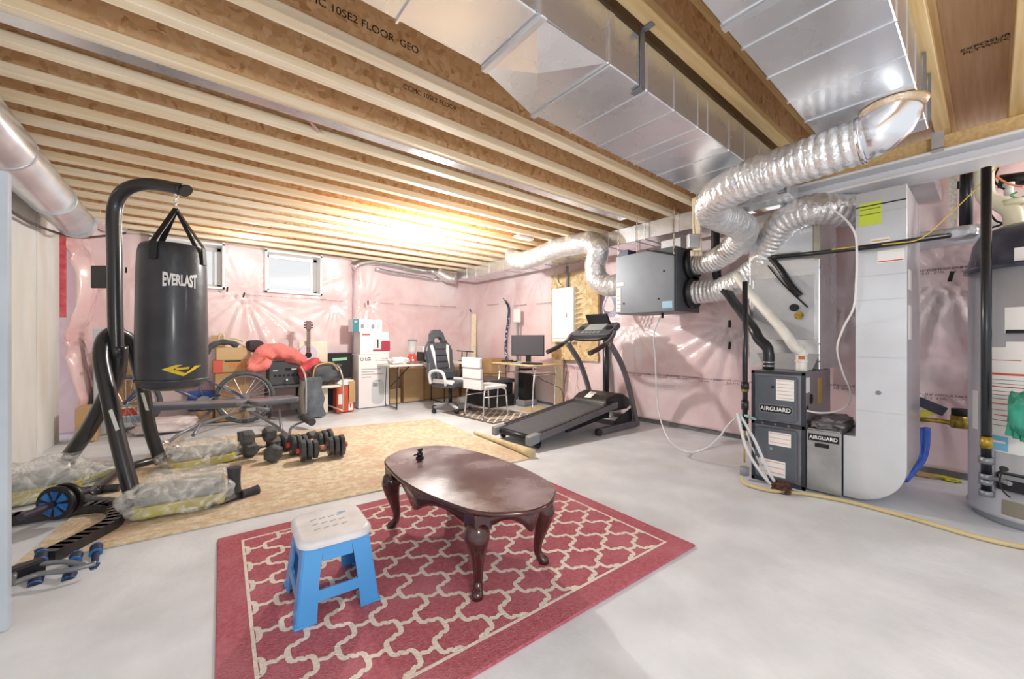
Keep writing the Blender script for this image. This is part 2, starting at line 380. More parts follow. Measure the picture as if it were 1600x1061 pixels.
# staples / fixing washers and the sheet's printed line
M_print = mat('sheet_print', '#5a3f44', rough=0.7)
pk = MB()
for (px, py, tlt) in [(355, 452, .1), (381, 461, .25), (575, 473, .0), (735, 485, -.6), (197, 422, 0)]:
    v = ony(px, py, YB - 0.235); Mx = T(*v) @ RY(tlt); pk.box(-.010, .010, -.004, .004, -.035, .035, Mx)
pk.build('fixing_pin', M_ink, wb)
pk = MB()
for (px, py, tlt) in [(1486, 432, .2), (1140, 506, 0), (1140, 540, .1)]:
    v = onx(px, py, XR - 0.14); Mx = T(*v) @ RX(tlt); pk.box(-.006, .006, -.012, .012, -.04, .04, Mx)
pk.build('fixing_pin', M_ink, wr)
for (px, py) in [(995, 585), (1035, 588), (1066, 590), (1100, 594), (1145, 597), (1315, 605), (1462, 620), (1458, 424), (1510, 420), (880, 572), (900, 575)]:
    v = onx(px, py, XR - 0.125); Mx = frame(v, (0, -1, 0), (0, 0, 1))
    text('(POLYETHYLENE VAPOUR BARRIER)\n0.15   6 MIL', 0.026, Mx, M_print, wr, 'sheet_print')
for (px, py) in [(402, 462), (445, 465), (490, 467), (600, 474), (640, 476), (670, 478), (700, 479), (520, 470)]:
    v = ony(px, py, YB - 0.22); Mx = frame(v, (1, 0, 0), (0, 0, 1))
    text('POLYETHYLENE VAPOUR BARRIER', 0.024, Mx, M_print, wb, 'sheet_print')
for (px, py) in [(770, 476), (812, 477), (850, 474)]:
    v = onx(px, py, XR - 0.13); Mx = frame(v, (0, -1, 0), (0, 0, 1))
    text('POLYETHYLENE VAPOUR BARRIER', 0.024, Mx, M_print, wr, 'sheet_print')
# windows
M_wf = mat('white_vinyl_frame', '#f7f7f7', rough=0.35)
M_gl = mat('window_glass', '#ffffff', rough=0.02, trans=1.0)
for i, (a, b_, c_, d) in enumerate(WIN):
    w = MB(); y0, y1 = YB - 0.2, YB + 0.1
    w.box(a - .03, a, y0, y1, c_ - .03, d + .05); w.box(b_, b_ + .03, y0, y1, c_ - .03, d + .05); w.box(a - .03, b_ + .03, y0, y1, c_ - .03, c_); w.box(a - .03, b_ + .03, y0, y1, d, d + .03)
    wo = struct(w.build('window_%d' % (i + 1), M_wf, bevel=0.003, bseg=1))
    s = MB(); y0, y1 = YB + .03, YB + .07
    for (p, q) in (((a, c_), (b_, c_ + .05)), ((a, d - .05), (b_, d)), ((a, c_), (a + .05, d)), ((b_ - .05, c_), (b_, d)), ((b_ - .10, c_ + .05), (b_ - .075, d - .05))): s.box(p[0], q[0], y0, y1, p[1], q[1])
    s.build('window_frame', M_wf, wo, bevel=0.004, bseg=1)
    g = MB(); g.box(a + .04, b_ - .04, YB + .045, YB + .05, c_ + .04, d - .04); g.build('pane', M_gl, wo)
# wooden stud and OSB backing boards on the right wall
v = onx(868, 470, 4.6)
ob = MB(); ob.box(4.555, 4.60, 3.60, 4.54, 0.78, 2.14); bo = tag(ob.build('backing_board', M_osbp, bevel=0.003, bseg=1), 'strand-board backing panel on the right wall behind the electrical panel', 'board')
st = MB(); st.box(4.56, 4.60, 4.32, 4.50, 0.05, 0.78); tag(st.build('lumber_board', M_lumber, bevel=0.003), 'pale lumber board standing under the strand-board panel', 'board')
st = MB(); st.bar((4.42, 6.62, 0.0), (4.50, 6.70, 1.62), 0.10, 0.03, up=(1, 1, 0)); tag(st.build('lumber_stud', M_lumber, bevel=0.003), 'pale wooden stud leaning upright in the far corner of the room', 'board')

# ------------------------------------------------------------------ ceiling ducts, beam
Z0 = 2.186
def seams(par, name, m, xs, y0, y1, z0, z1, t=0.006, w=0.012, bev=0):
    for x in xs: MB().box(x - w / 2, x + w / 2, y0 - t, y1 + t, z0 - t, z1).build(name, m, par, bevel=bev, bseg=1)
A = thing('supply_trunk_duct', 'long galvanised trunk duct hung under the joists, second from right, with cross-broken transition piece', 'duct', (2.5, 1.17, Z0))
bx = MB()
def ring(x, ya, yb, za, zb): return [(x, ya, za), (x, yb, za), (x, yb, zb), (x, ya, zb)]
def loft(mb, rings):
    vs = [v for r in rings for v in r]; fs = []
    for i in range(len(rings) - 1):
        for k in range(4): k2 = (k + 1) % 4; fs.append((i * 4 + k, i * 4 + k2, (i + 1) * 4 + k2, (i + 1) * 4 + k))
    fs += [(0, 1, 2, 3), tuple(len(vs) - 4 + k for k in range(4))]; mb.add(vs, fs)
loft(bx, [ring(1.27, .955, 1.405, Z0, 2.40), ring(3.68, .955, 1.405, Z0, 2.40)]); bx.build('duct_body', M_galv, A, bevel=0.004, bseg=1)
bx = MB(); loft(bx, [ring(0.0, .965, 1.29, Z0 + .005, 2.40), ring(0.90, .965, 1.29, Z0 + .005, 2.40)]); bx.build('duct_body', M_galv, A, bevel=0.004, bseg=1)
bx = MB(); vs = [(0.90, .965, Z0), (0.90, 1.29, Z0), (1.27, 1.405, Z0), (1.27, .955, Z0), (1.08, 1.15, Z0 - .022)]
bx.add(vs, [(0, 1, 4), (1, 2, 4), (2, 3, 4), (3, 0, 4)]); bx.box(.90, 1.27, .957, 1.29, Z0 + .002, 2.40); bx.build('transition_piece', M_galv, A)
seams(A, 'drive_cleat', M_galv, [0.92], .955, 1.29, Z0 - .002, 2.39, .010, .03, .004); seams(A, 'drive_cleat', M_galv, [1.29], .955, 1.405, Z0 - .002, 2.39, .010, .03, .004)
seams(A, 'stiffening_rib', M_galv, [1.55, 1.78, 2.02, 2.13, 2.40, 2.62, 2.86, 3.10, 3.3, 3.5], .955, 1.405, Z0, 2.39, .004, .008); seams(A, 'stiffening_rib', M_galv, [.25, .55], .965, 1.29, Z0, 2.39, .004, .008)
for x in (1.49, 3.35):
    bx = MB(); bx.box(x, x + .03, .948, .952, Z0 - .01, 2.44); bx.box(x, x + .03, .90, .952, 2.424, 2.428); bx.box(x, x + .03, .948, 1.0, Z0 - .012, Z0 - .008); bx.build('hanger_strap', M_greymet, A)
B = thing('return_trunk_duct', 'wide galvanised trunk duct nearest the upper right corner, with metal elbow underneath', 'duct', (1.9, .4, Z0))
bx = MB(); bx.box(0.2, 2.95, .205, .59, Z0, 2.41); bx.build('duct_body', M_galv, B, bevel=0.004, bseg=1)
seams(B, 'stiffening_rib', M_galv, [1.42, 1.60, 1.86, 2.12, 2.38, 2.80], .205, .59, Z0, 2.40, .004, .008)
seams(B, 'drive_cleat', M_galvd, [1.445], .205, .59, Z0 - .001, 2.40, .006, .03)
for x in (2.62, 2.85): MB().box(x, x + .02, .19, .20, 2.19, 2.425).build('hanger_strap', M_greymet, B)
Bm = thing('steel_beam', 'white-painted steel beam crossing below the joists at the upper right', 'beam', (3.85, -0.3, 2.215))
bx = MB(); bx.box(3.715, 3.985, -1.8, 1.10, 2.200, 2.222); bx.box(3.715, 3.985, -1.8, 1.10, 2.300, 2.320); bx.box(3.84, 3.86, -1.8, 1.10, 2.222, 2.300); bx.build('beam_section', M_beam, Bm, bevel=0.006)
bx = MB(); bx.box(3.79, 3.93, -1.8, 1.10, 2.321, 2.429); bx.build('nailer_plate', M_lumber2, Bm, bevel=0.004)
bx = MB(); bx.box(3.705, 3.710, .19, .245, 2.30, 2.47); bx.box(3.705, 3.78, .19, .245, 2.322, 2.326); bx.build('clip_strap', M_galvd, Bm)
Cd = thing('wall_trunk_duct', 'galvanised rectangular duct running along the top of the right wall to the far corner', 'duct', (4.22, 4.1, 2.24))
bx = MB(); bx.box(4.0, 4.45, 1.72, 6.55, 2.24, 2.425); bx.build('duct_body', M_galv, Cd, bevel=0.004, bseg=1)
for y in (2.1, 2.5, 2.62, 3.0, 3.4, 3.7, 4.3, 4.7, 5.1, 5.5, 5.9, 6.2): MB().box(3.995, 4.455, y - .006, y + .006, 2.235, 2.427).build('stiffening_rib', M_galvd, Cd)
Jp = thing('joist_pan', 'thin bright sheet-metal pan fixed under two joists across the ceiling', 'duct', (1.4, 2.57, H))
bx = MB(); bx.box(-1.05, 3.72, 1.92 * K - .012, 1.92 * K + .075, H - .004, H - .001); bx.build('pan_sheet', M_galv, Jp)
bx = MB(); bx.bar(ony(474, 178, 2.60), ony(505, 212, 2.80), .02, .006); bx.build('strap', M_chrome, Jp)

# round pipes on the left
Lp = thing('round_supply_duct', 'round galvanised duct running along the top of the left concrete wall', 'duct', (-0.84, 3.5, 2.26))
bx = MB(); bx.tube([(-.84, 1.2, 2.24), (-.86, 3.5, 2.25), (-.88, 5.75, 2.27)], .145, 28, 2); bx.build('duct_pipe', mat('galv_round', '#dfe1e6', '#cfd2d8', 6, rough=0.28, metal=0.8), Lp)
for y in (2.6, 3.7, 4.8, 5.72): MB().tube([(-.862, y, 2.252), (-.862, y + .03, 2.252)], .149, 28, 0).build('crimp_ring', M_galvd, Lp)
bx = MB(); bx.tube([(-1.02, 1.5, 2.10), (-1.04, 3.2, 2.13), (-1.03, 4.6, 2.06), (-1.0, 5.6, 2.12), (-.85, 5.95, 2.15), (-.55, 6.2, 2.3)], .012, 8, 4); tag(bx.build('wire_run', mat('dark_cable', '#4b3a3d', rough=.5)), 'dark cable sagging along the top edge of the left concrete wall', 'cable')
e2 = thing('duct_elbow', 'short segmented silver elbow in the far left ceiling corner', 'duct', (-0.75, 6.3, 2.3))
bx = MB(); bx.tube([pd(130, 325, 4.2), pd(150, 335, 4.55), pd(168, 345, 4.75), pd(186, 352, 4.9)], .13, 24, 3, rf=lambda s, a: 1 + .04 * math.sin(s * 70)); bx.build('flex_sleeve', M_foil, e2)
bx = MB(); bx.tube([pd(118, 350, 4.5), pd(140, 362, 4.8), pd(160, 378, 5.05)], .13, 20, 3); bx.build('pink_wrap', M_pink, e2)
bx = MB(); bx.tube([pd(100, 235, 3.4), pd(92, 248, 3.5), pd(100, 262, 3.6), pd(118, 280, 3.8), pd(130, 310, 4.1), pd(140, 340, 4.3), pd(155, 355, 4.4)], .007, 8, 4); tag(bx.build('pull_cord', mat('pink_cord', '#d9888d', '#f0e4e2', 20, rough=.6)), 'pink and white cord hanging from the joists at the left', 'cord')
# back-wall round duct run near the far corner
Rd = thing('far_round_duct', 'pair of small silver pipes under the far joists leading to the far corner', 'duct', ony(620, 412, 6.75))
y = 6.78
bx = MB(); bx.tube([ony(552, 418, y), ony(563, 412, y), ony(582, 409, y), ony(610, 412, y), ony(650, 421, y), ony(676, 424, y), ony(694, 428, y - .2)], .06, 16, 4); bx.build('duct_pipe', M_galv, Rd)
bx = MB(); bx.tube([ony(588, 420, y), ony(606, 425, y), ony(650, 432, y), ony(680, 437, y), ony(696, 434, y - .2)], .035, 14, 4); bx.build('thin_pipe', M_galv, Rd)
bx = MB(); bx.tube([ony(684, 424, 6.6), ony(700, 434, 6.5), ony(712, 436, 6.4)], .09, 16, 4, rf=lambda s, a: 1 + .08 * math.sin(s * 90)); bx.build('foil_joint', M_foil, Rd)

# ceiling bulb and small ceiling fittings
Lb = thing('light_bulb', 'bright bare bulb in a white keyless holder under the middle joists', 'lamp', BULB)
bx = MB(); bx.lathe([(.055, H - .002), (.055, H - .03), (.025, H - .05), (.022, H - .08)], (BULB[0], BULB[1], 0), 20); bx.build('lamp_holder', M_white, Lb)
bx = MB(); bx.lathe([(.014, .07), (.016, .05), (.030, .02), (.034, 0), (.028, -.022), (.0, -.036)], BULB, 20); bx.build('glass_bulb', mat('bulb_glow', '#fff6e8', emit=60), Lb)
v = onz(393, 369, H)
gv = thing('strip_light', 'small white ribbed strip light under the joists above the far windows', 'lamp', (v.x, v.y, H - .02))
bx = MB(); bx.box(v.x - .14, v.x + .14, v.y - .05, v.y + .05, H - .020, H - .001); bx.build('housing', M_white, gv, bevel=.003)
for i in range(9):
    bx = MB(); bx.box(v.x - .125 + i * .028, v.x - .108 + i * .028, v.y - .04, v.y + .04, H - .027, H - .020); bx.build('diffuser_rib', mat('strip_glow', '#ffffff', emit=2.5), gv)
v = onz(818, 370, H)
bx = MB(); bx.box(v.x - .14, v.x + .14, v.y - .05, v.y + .05, H - .03, H - .001); tag(bx.build('ceiling_box', mat('bright_plate', '#ffffff', rough=.3), bevel=.01), 'small white rectangular plate under the joists near the foil flex duct', 'fitting')
# ------------------------------------------------------------------ rugs
def slab(poly, z0, z1):
    mb = MB(); n = len(poly); vs = [(x, y, z0) for x, y in poly] + [(x, y, z1) for x, y in poly]
    return mb.add(vs, [tuple(range(n))[::-1], tuple(range(n, 2 * n))] + [(i, (i + 1) % n, n + (i + 1) % n, n + i) for i in range(n)])
M_beige = mat('beige_rug_pile', '#e6dcc8', '#cdb896', 20, rough=0.95, bump=0.6, bscale=60, c3='#d2b49c', scale3=4, detail=8, spec=0.1, lo=.36, hi=.66)
BR = [onz(25, 890), onz(560, 792), onz(838, 712), onz(692, 655), onz(432, 672), onz(262, 692), onz(172, 760)]
rug = thing('beige_rug', 'large worn beige patterned rug, one corner rolled, under the weights', 'rug', (1.0, 4.0, 0))
pts = [(-0.66, 2.98), (2.44, 2.68), (2.62, 4.86), (1.6, 5.12), (-0.17, 5.60), (-0.42, 4.45)]
slab(pts, 0.0, 0.010).build('pile', M_beige, rug, bevel=.003, bseg=1)
ins = lambda k: [(1.0 + (x - 1.0) * k, 4.0 + (y - 4.0) * k) for x, y in pts]
M_bb = mat('beige_rug_band', '#e3d0b0', '#d6bd98', 18, rough=0.95, bump=0.4, bscale=60, spec=0.1)
for k0, k1 in ((.93, .915), (.82, .81)):
    a_, b_ = ins(k0), ins(k1); n = len(pts); mb = MB()
    mb.add([(x, y, .0112) for x, y in a_ + b_], [(i, (i + 1) % n, n + (i + 1) % n, n + i) for i in range(n)]); mb.build('woven_band', M_bb, rug)
rl = MB(); a_ = Vector((2.47, 2.66, .055)); b_ = Vector((2.62, 4.75, .03))
rl.tube([(2.46, 2.70, .042), (2.50, 3.1, .038), (2.56, 3.8, .022)], lambda t: .044 - .028 * t, 18, 4, rf=lambda s, a: 1 + .06 * math.sin(a * 3 + s * 9))
rl.build('rolled_edge', mat('rug_backing', '#dccfa8', '#cbb98c', 20, rough=0.95, bump=.3, bscale=80), rug)

RX0, RX1, RY0, RY1 = 0.0, 2.04, 0.0, 1.58
M_redp = mat('red_rug_pile', '#cb7a85', '#bb6570', 60, rough=0.95, bump=0.7, bscale=160, spec=0.1, c3='#d08590', scale3=3)
M_cream = mat('cream_rug_pile', '#f6ece2', '#eaddd0', 60, rough=0.95, bump=0.5, bscale=160, spec=0.1)
rr = thing('red_rug', 'red rug with a cream trellis pattern, beneath the coffee table', 'rug', (0.122 - 0.0523 * 1.58, 2.679 - 0.9986 * 1.58, 0), math.radians(-3))
slab([(RX0, RY0), (RX1, RY0), (RX1, RY1), (RX0, RY1)], 0.0, 0.014).build('pile', M_redp, rr, world=False, bevel=.004, bseg=1)
lat = MB(); A2, PR, SS, wd = 0.0895, 0.1435, 0.036, 0.0098
half = [(0, 0), (.18, .0), (.34, .04), (.44, .14), (.47, .27), (.41, .36), (.46, .46), (.54, .54), (.59, .64), (.53, .73), (.56, .86), (.66, .96), (.82, 1), (1, 1)]
x0, x1, y0, y1 = RX0 + .115, RX1 - .115, RY0 + .115, RY1 - .115
def clipseg(a, b):
    t0, t1 = 0.0, 1.0; d = (b[0] - a[0], b[1] - a[1])
    for p, q in ((-d[0], a[0] - x0), (d[0], x1 - a[0]), (-d[1], a[1] - y0), (d[1], y1 - a[1])):
        if abs(p) < 1e-9:
            if q < 0: return None
        else:
            r_ = q / p
            if p < 0: t0 = max(t0, r_)
            else: t1 = min(t1, r_)
    return None if t0 >= t1 else ((a[0] + d[0] * t0, a[1] + d[1] * t0), (a[0] + d[0] * t1, a[1] + d[1] * t1))
polys = []
for j in range(-1, 16):
    cx_ = x0 + .05 + j * PR
    for i in range(-1, 12):
        cy_ = y0 + .06 + (2 * i + (j % 2)) * A2
        for sy in (1, -1):
            polys.append([(cx_ + (PR - SS) + (SS - (PR - SS)) * v, cy_ + sy * u * A2) for u, v in half])
        polys.append([(cx_ + z_ * SS, cy_ + A2 + w_ * A2) for w_, z_ in ((0, -1), (.05, -.5), (-.05, .0), (.05, .5), (0, 1))])
cnt = 0
for P in polys:
    Lh = []
    for k in range(len(P)):
        a_, b_ = P[max(k - 1, 0)], P[min(k + 1, len(P) - 1)]; L_ = math.hypot(b_[0] - a_[0], b_[1] - a_[1]) or 1
        Lh.append((-(b_[1] - a_[1]) / L_ * wd, (b_[0] - a_[0]) / L_ * wd))
    for k in range(len(P) - 1):
        c_ = clipseg(P[k], P[k + 1])
        if not c_: continue
        cnt += 1; z_ = .0150 + (cnt % 2) * .00015 + (0.0003 if len(P) == 5 else 0)
        (ax, ay), (bx_, by), (na, nb), (ma, mb_) = c_[0], c_[1], Lh[k], Lh[k + 1]
        q = [(ax + na, ay + nb), (bx_ + ma, by + mb_), (bx_ - ma, by - mb_), (ax - na, ay - nb)]
        lat.add([(u, v, z_) for u, v in q], [(3, 2, 1, 0)])
tl = lat.build('trellis_pattern', M_cream, rr, world=False)
bmx = bmesh.new(); bmx.from_mesh(tl.data)
for f_ in bmx.faces:
    if f_.normal.z < 0: f_.normal_flip()
bmx.to_mesh(tl.data); bmx.free()
bd = MB()
for (a0, a1, b0, b1) in ((x0 - .012, x0, y0, y1), (x1, x1 + .012, y0, y1), (x0 - .012, x1 + .012, y1, y1 + .012), (x0 - .012, x1 + .012, y0 - .012, y0)): bd.box(a0, a1, b0, b1, .0145, .0158)
bd.build('border_line', M_cream, rr, world=False)

# ------------------------------------------------------------------ coffee table
M_wood = mat('dark_cherry_wood', '#4b1f1e', '#351312', 3, (1, 6, 6), rough=0.22, coat=0.7)
M_top = mat('cherry_top_worn_sheen', '#5d3536', '#a9989f', 3.4, rough=0.26, coat=0.5, lo=0.44, hi=0.68, rvar=0.12, detail=8)  # wear patches, with a purple-grey reflection mixed into their colour
TC = (1.12, 1.79); ct = thing('coffee_table', 'oval dark cherry coffee table with cabriole legs on the red rug', 'table', (TC[0], TC[1], .014))
RT_ = math.radians(2); SAX, SAY, TZ = 0.295, 0.595, 0.400
def tp(u, v, z): return Vector((TC[0] + u * math.cos(RT_) - v * math.sin(RT_), TC[1] + u * math.sin(RT_) + v * math.cos(RT_), z))
def oval(k, a):      # scalloped superellipse edge
    e = 0.80; c_, s_ = math.cos(a), math.sin(a)
    r_ = 1 + 0.012 * math.cos(8 * a)
    return (math.copysign(abs(c_) ** e, c_) * SAX * k * r_, math.copysign(abs(s_) ** e, s_) * SAY * k * r_)
mb = MB(); N_ = 72; rings = [(.93, TZ - .024), (.985, TZ - .022), (1.0, TZ - .014), (1.0, TZ - .007), (.985, TZ)]
vs = [tp(*oval(k, 2 * PI * i / N_), z) for k, z in rings for i in range(N_)]
fs = [(r_ * N_ + i, r_ * N_ + (i + 1) % N_, (r_ + 1) * N_ + (i + 1) % N_, (r_ + 1) * N_ + i) for r_ in range(len(rings) - 1) for i in range(N_)]
mb.add(vs, fs, True); mb.add(vs[:N_], [tuple(range(N_))]); mb.build('tabletop_edge', M_wood, ct)
mb = MB(); mb.add([tp(*oval(.985, 2 * PI * i / N_), TZ + .0005) for i in range(N_)], [tuple(range(N_))]); mb.build('tabletop', M_top, ct, label='worn glossy oval top with scuffs and a painted grey sheen')
mb = MB(); aw, al = 0.185, 0.40          # scalloped apron
def aprof(t): return TZ - .092 - .028 * math.cos(t * PI * 4) * (1 - .3 * math.sin(PI * t)) + .012 - .028 * math.exp(-((t - .5) / .07) ** 2)
path = [(aw, -al), (aw, al), (-aw, al), (-aw, -al)]
for i in range(4):
    p, q = path[i], path[(i + 1) % 4]; n = 28
    dx, dy = q[0] - p[0], q[1] - p[1]; L_ = math.hypot(dx, dy); bow = .13 if L_ < .5 else .080
    nx, ny = dy / L_, -dx / L_
    lo, hi = [], []
    for k in range(n + 1):
        t_ = k / n; o_ = bow * math.sin(PI * t_); u, v = p[0] + dx * t_ + nx * o_, p[1] + dy * t_ + ny * o_
        lo.append(tp(u, v, aprof(t_))); hi.append(tp(u, v, TZ - .02))
    mb.add(lo + hi, [(k, k + 1, n + 2 + k, n + 1 + k) for k in range(n)], True)
ap = mb.build('apron', M_wood, ct, solid=0.016)
for (u, v) in ((aw, -al), (aw, al), (-aw, al), (-aw, -al)):
    su, sv = math.copysign(1, u), math.copysign(1, v); mb = MB()
    prof = [(-.012, .33, .034), (.0, .315, .042), (.014, .295, .054), (.020, .265, .054), (.016, .22, .042), (.004, .16, .029), (-.006, .11, .022), (-.006, .07, .019), (.004, .045, .021), (.018, .026, .027), (.020, .014, .024)]
    mb.tube([tp(u + su * o_ * .8, v + sv * o_ * .8, z) for o_, z, r_ in prof], lambda t, pr=prof: np.interp(t * (len(pr) - 1), range(len(pr)), [x[2] for x in pr]), 14, 4)
    mb.build('leg', M_wood, ct)
    k = MB(); k.box(-.045, .045, -.045, .045, TZ - .100, TZ - .022, T(*tp(u, v, 0))); k.build('corner_block', M_wood, ct, bevel=.008)
v = onz(656, 716, TZ)
gd = thing('tripod_phone_mount', 'small black swivel clamp standing on the coffee table', 'clamp', (v.x, v.y, TZ + .001))
mb = MB(); mb.lathe([(.022, TZ + .001), (.024, TZ + .006), (.022, TZ + .012)], (v.x, v.y, 0)); mb.lathe([(.016, TZ + .012), (.017, TZ + .032), (.010, TZ + .034)], (v.x, v.y, 0)); mb.build('base', M_blackp, gd)
mb = MB(); mb.cyl((v.x - .038, v.y, TZ + .024), (v.x + .02, v.y + .01, TZ + .024), .004); mb.box(v.x - .008, v.x + .010, v.y - .008, v.y + .008, TZ + .034, TZ + .056); mb.cyl((v.x - .012, v.y, TZ + .05), (v.x + .015, v.y, TZ + .05), .009); mb.build('head', M_blackp, gd, bevel=.002)

# ------------------------------------------------------------------ blue step stool
M_blue = mat('blue_plastic', '#58a6e6', '#4c9ade', 3, rough=0.35); M_seat = mat('stool_white', '#e9e9ec', '#d2cfd0', 7, rough=0.45, detail=8, lo=.45, hi=.75)
sc = Vector((0.472, 1.805, .014)); so = thing('step_stool', 'blue plastic step stool with a white seat on the red rug', 'stool', sc, math.radians(-4))
SH = 0.305
mb = MB(); top = rrect(.265, .305, .055); bot = rrect(.280, .320, .06)
n = len(top); vs = [(x, y, SH - .028) for x, y in bot] + [(x, y, SH - .012) for x, y in bot] + [(x * .985, y * .985, SH - .002) for x, y in top] + [(x * .93, y * .93, SH) for x, y in top]
mb.add(vs, [(r_ * n + i, r_ * n + (i + 1) % n, (r_ + 1) * n + (i + 1) % n, (r_ + 1) * n + i) for r_ in range(3) for i in range(n)], True)
mb.add([v for v in vs[3 * n:]], [tuple(range(n))]); mb.add([v for v in vs[:n]], [tuple(range(n))]); mb.build('seat', M_seat, so, world=False)
for gx in range(4):
    for gy in range(3):
        mb = MB(); mb.box(-.012, .012, -.004, .004, SH, SH + .0012, T(-.06 + gx * .035, -.05 + gy * .05, 0) @ RZ(.4)); mb.build('grip_dash', mat('dash_grey', '#b9b4b4', rough=.6), so, world=False)
mb = MB(); mb.box(.04, .075, .06, .075, SH, SH + .001); mb.build('blue_sticker', mat('sticker_blue', '#7fb2e0', rough=.5), so, world=False)
def stool_side(p0, p1, q0, q1, arch_h=.225):
    # one flared side wall: outline with arch cut-out; p top corners, q bottom corners
    mb = MB(); n = 14; th = .004
    def P(s_, z): t_ = z / (SH - .028); a_ = Vector(q0).lerp(Vector(q1), s_); b_ = Vector(p0).lerp(Vector(p1), s_); w = a_.lerp(b_, t_); return Vector((w.x, w.y, z))
    lw = .23
    for (s0, s1) in ((0, lw), (1 - lw, 1)):
        for k in range(8):
            za, zb = k / 8 * (SH - .028), (k + 1) / 8 * (SH - .028)
            wa = lw * (1 + .25 * (k / 8) ** 3); wb = lw * (1 + .25 * ((k + 1) / 8) ** 3)
            if s0 == 0: mb.add([P(0, za), P(wa, za), P(wb, zb), P(0, zb)], [(0, 1, 2, 3)])
            else: mb.add([P(1 - wa, za), P(1, za), P(1, zb), P(1 - wb, zb)], [(0, 1, 2, 3)])
    for k in range(n):                                            # arch head
        s0, s1 = lw * 1.2 + (1 - 2.4 * lw) * k / n, lw * 1.2 + (1 - 2.4 * lw) * (k + 1) / n
        ah = lambda s_: .185 + .032 * (1 - abs(2 * s_ - 1) ** 6)
        mb.add([P(s0, ah(s0)), P(s1, ah(s1)), P(s1, SH - .028), P(s0, SH - .028)], [(0, 1, 2, 3)])
    mb.add([P(lw, .075), P(1 - lw, .075), P(1 - lw, .115), P(lw, .115)], [(0, 1, 2, 3)])
    return mb
tx, ty, qx, qy = .118, .138, .150, .172
cr = [((-tx, -ty), (tx, -ty), (-qx, -qy), (qx, -qy)), ((tx, -ty), (tx, ty), (qx, -qy), (qx, qy)), ((tx, ty), (-tx, ty), (qx, qy), (-qx, qy)), ((-tx, ty), (-tx, -ty), (-qx, qy), (-qx, -qy))]
for a_, b_, c_, d_ in cr:
    stool_side((*a_, 0), (*b_, 0), (*c_, 0), (*d_, 0)).build('side_frame', M_blue, so, world=False, solid=.010)
for sx in (1, -1):
    for sy in (1, -1):
        mb = MB(); mb.box(-.018, .018, -.018, .018, 0, .012, T(sx * (qx - .008), sy * (qy - .008), 0)); mb.build('foot', M_blue, so, world=False, bevel=.004)

# ------------------------------------------------------------------ punching bag stand
D = 2.83
sd = thing('heavy_bag_stand', 'black tubular heavy-bag stand with curved mast at the left', 'stand', (-0.45, 4.0, 0.01))
mb = MB(); mb.tube([pd(182, 560, D), pd(180, 480, D), pd(179, 400, D), pd(178, 345, D), pd(181, 318, D), pd(192, 300, 2.82), pd(212, 290, 2.82), pd(240, 288, 2.82), pd(287, 297, 2.80)], .043, 20, 5); mb.build('mast', M_black, sd)
mb = MB(); mb.tube([pd(289, 288.5, 2.80) + Vector((0, 0, -.04)), pd(291, 299, 2.80)], .046, 20, 0); mb.build('end_cap', M_blackp, sd)
mb = MB(); M_ = frame(pd(157, 433, 2.86), RT + (0,), (0, 0, 1)); mb.prism(rrect(.12, .165, .01), .012, M_); mb.build('speed_bag_plate', M_black, sd, bevel=.003)
FB = Vector((-.29, 3.66, .05)); FC = Vector((-.18, 4.50, .05)); FA = Vector((-.80, 4.35, .05))
mb = MB(); mb.tube([FB, pd(185, 690, 2.68), pd(168, 610, 2.72), pd(158, 560, 2.75), pd(163, 530, 2.80), pd(178, 518, 2.87)], .045, 18, 5); mb.build('leg', M_black, sd)
mb = MB(); mb.tube([FC, pd(234, 670, 3.30), pd(222, 600, 3.15), pd(208, 548, 3.0), pd(198, 527, 2.95), pd(180, 518, 2.88)], .045, 18, 5); mb.build('leg', M_black, sd)
mb = MB(); mb.tube([pd(186, 540, 2.84), pd(183, 580, 2.86), pd(168, 616, 2.88), pd(140, 668, 2.92), pd(108, 714, 2.98), pd(101, 735, 2.97), pd(101, 757, 2.93)], .050, 18, 5); mb.build('leg', M_black, sd)
for (a_, b_) in ((pd(176, 640, 2.66), pd(186, 668, 2.64)), (pd(224, 612, 3.14), pd(232, 640, 3.18))):
    mb = MB(); dv = (a_ - b_).normalized(); M_ = frame((a_ + b_) / 2 - Vector((RT[0], RT[1], 0)) * -.035 - Vector((FW[0], FW[1], 0)) * .048, (b_ - a_), (RT[0], RT[1], 0)); mb.box(-.075, .075, -.012, .014, 0, .001, M_); mb.build('warning_sticker', M_paper, sd)
def flat_bar(pts, name='base_tube', r=.036):
    mb = MB(); Ps = spline([Vector(p) for p in pts], 4)
    for a_, b_ in zip(Ps[:-1], Ps[1:]): mb.bar(a_ - (b_ - a_).normalized() * .012, b_ + (b_ - a_).normalized() * .012, .075, .055)
    return mb.build(name, M_black, sd)
g = lambda px, py: onz(px, py, .035)
flat_bar([g(12, 812), g(90, 800), g(160, 792), g(180, 797), g(178, 815), g(130, 842), g(78, 868)], r=.042)
mb = MB(); mb.tube([g(255, 716), g(215, 726), g(185, 738), g(160, 757), g(135, 777)], .034, 16, 5); mb.build('base_tube', M_black, sd)
mb = MB(); mb.tube([g(215, 790), g(172, 786), g(138, 782), g(128, 770), g(160, 765)], .034, 16, 5); mb.build('base_tube', M_black, sd)
mb = MB(); mb.tube([g(120, 768), g(187, 762)], .030, 4, 0); mb.build('base_tube', M_black, sd, bevel=.004)
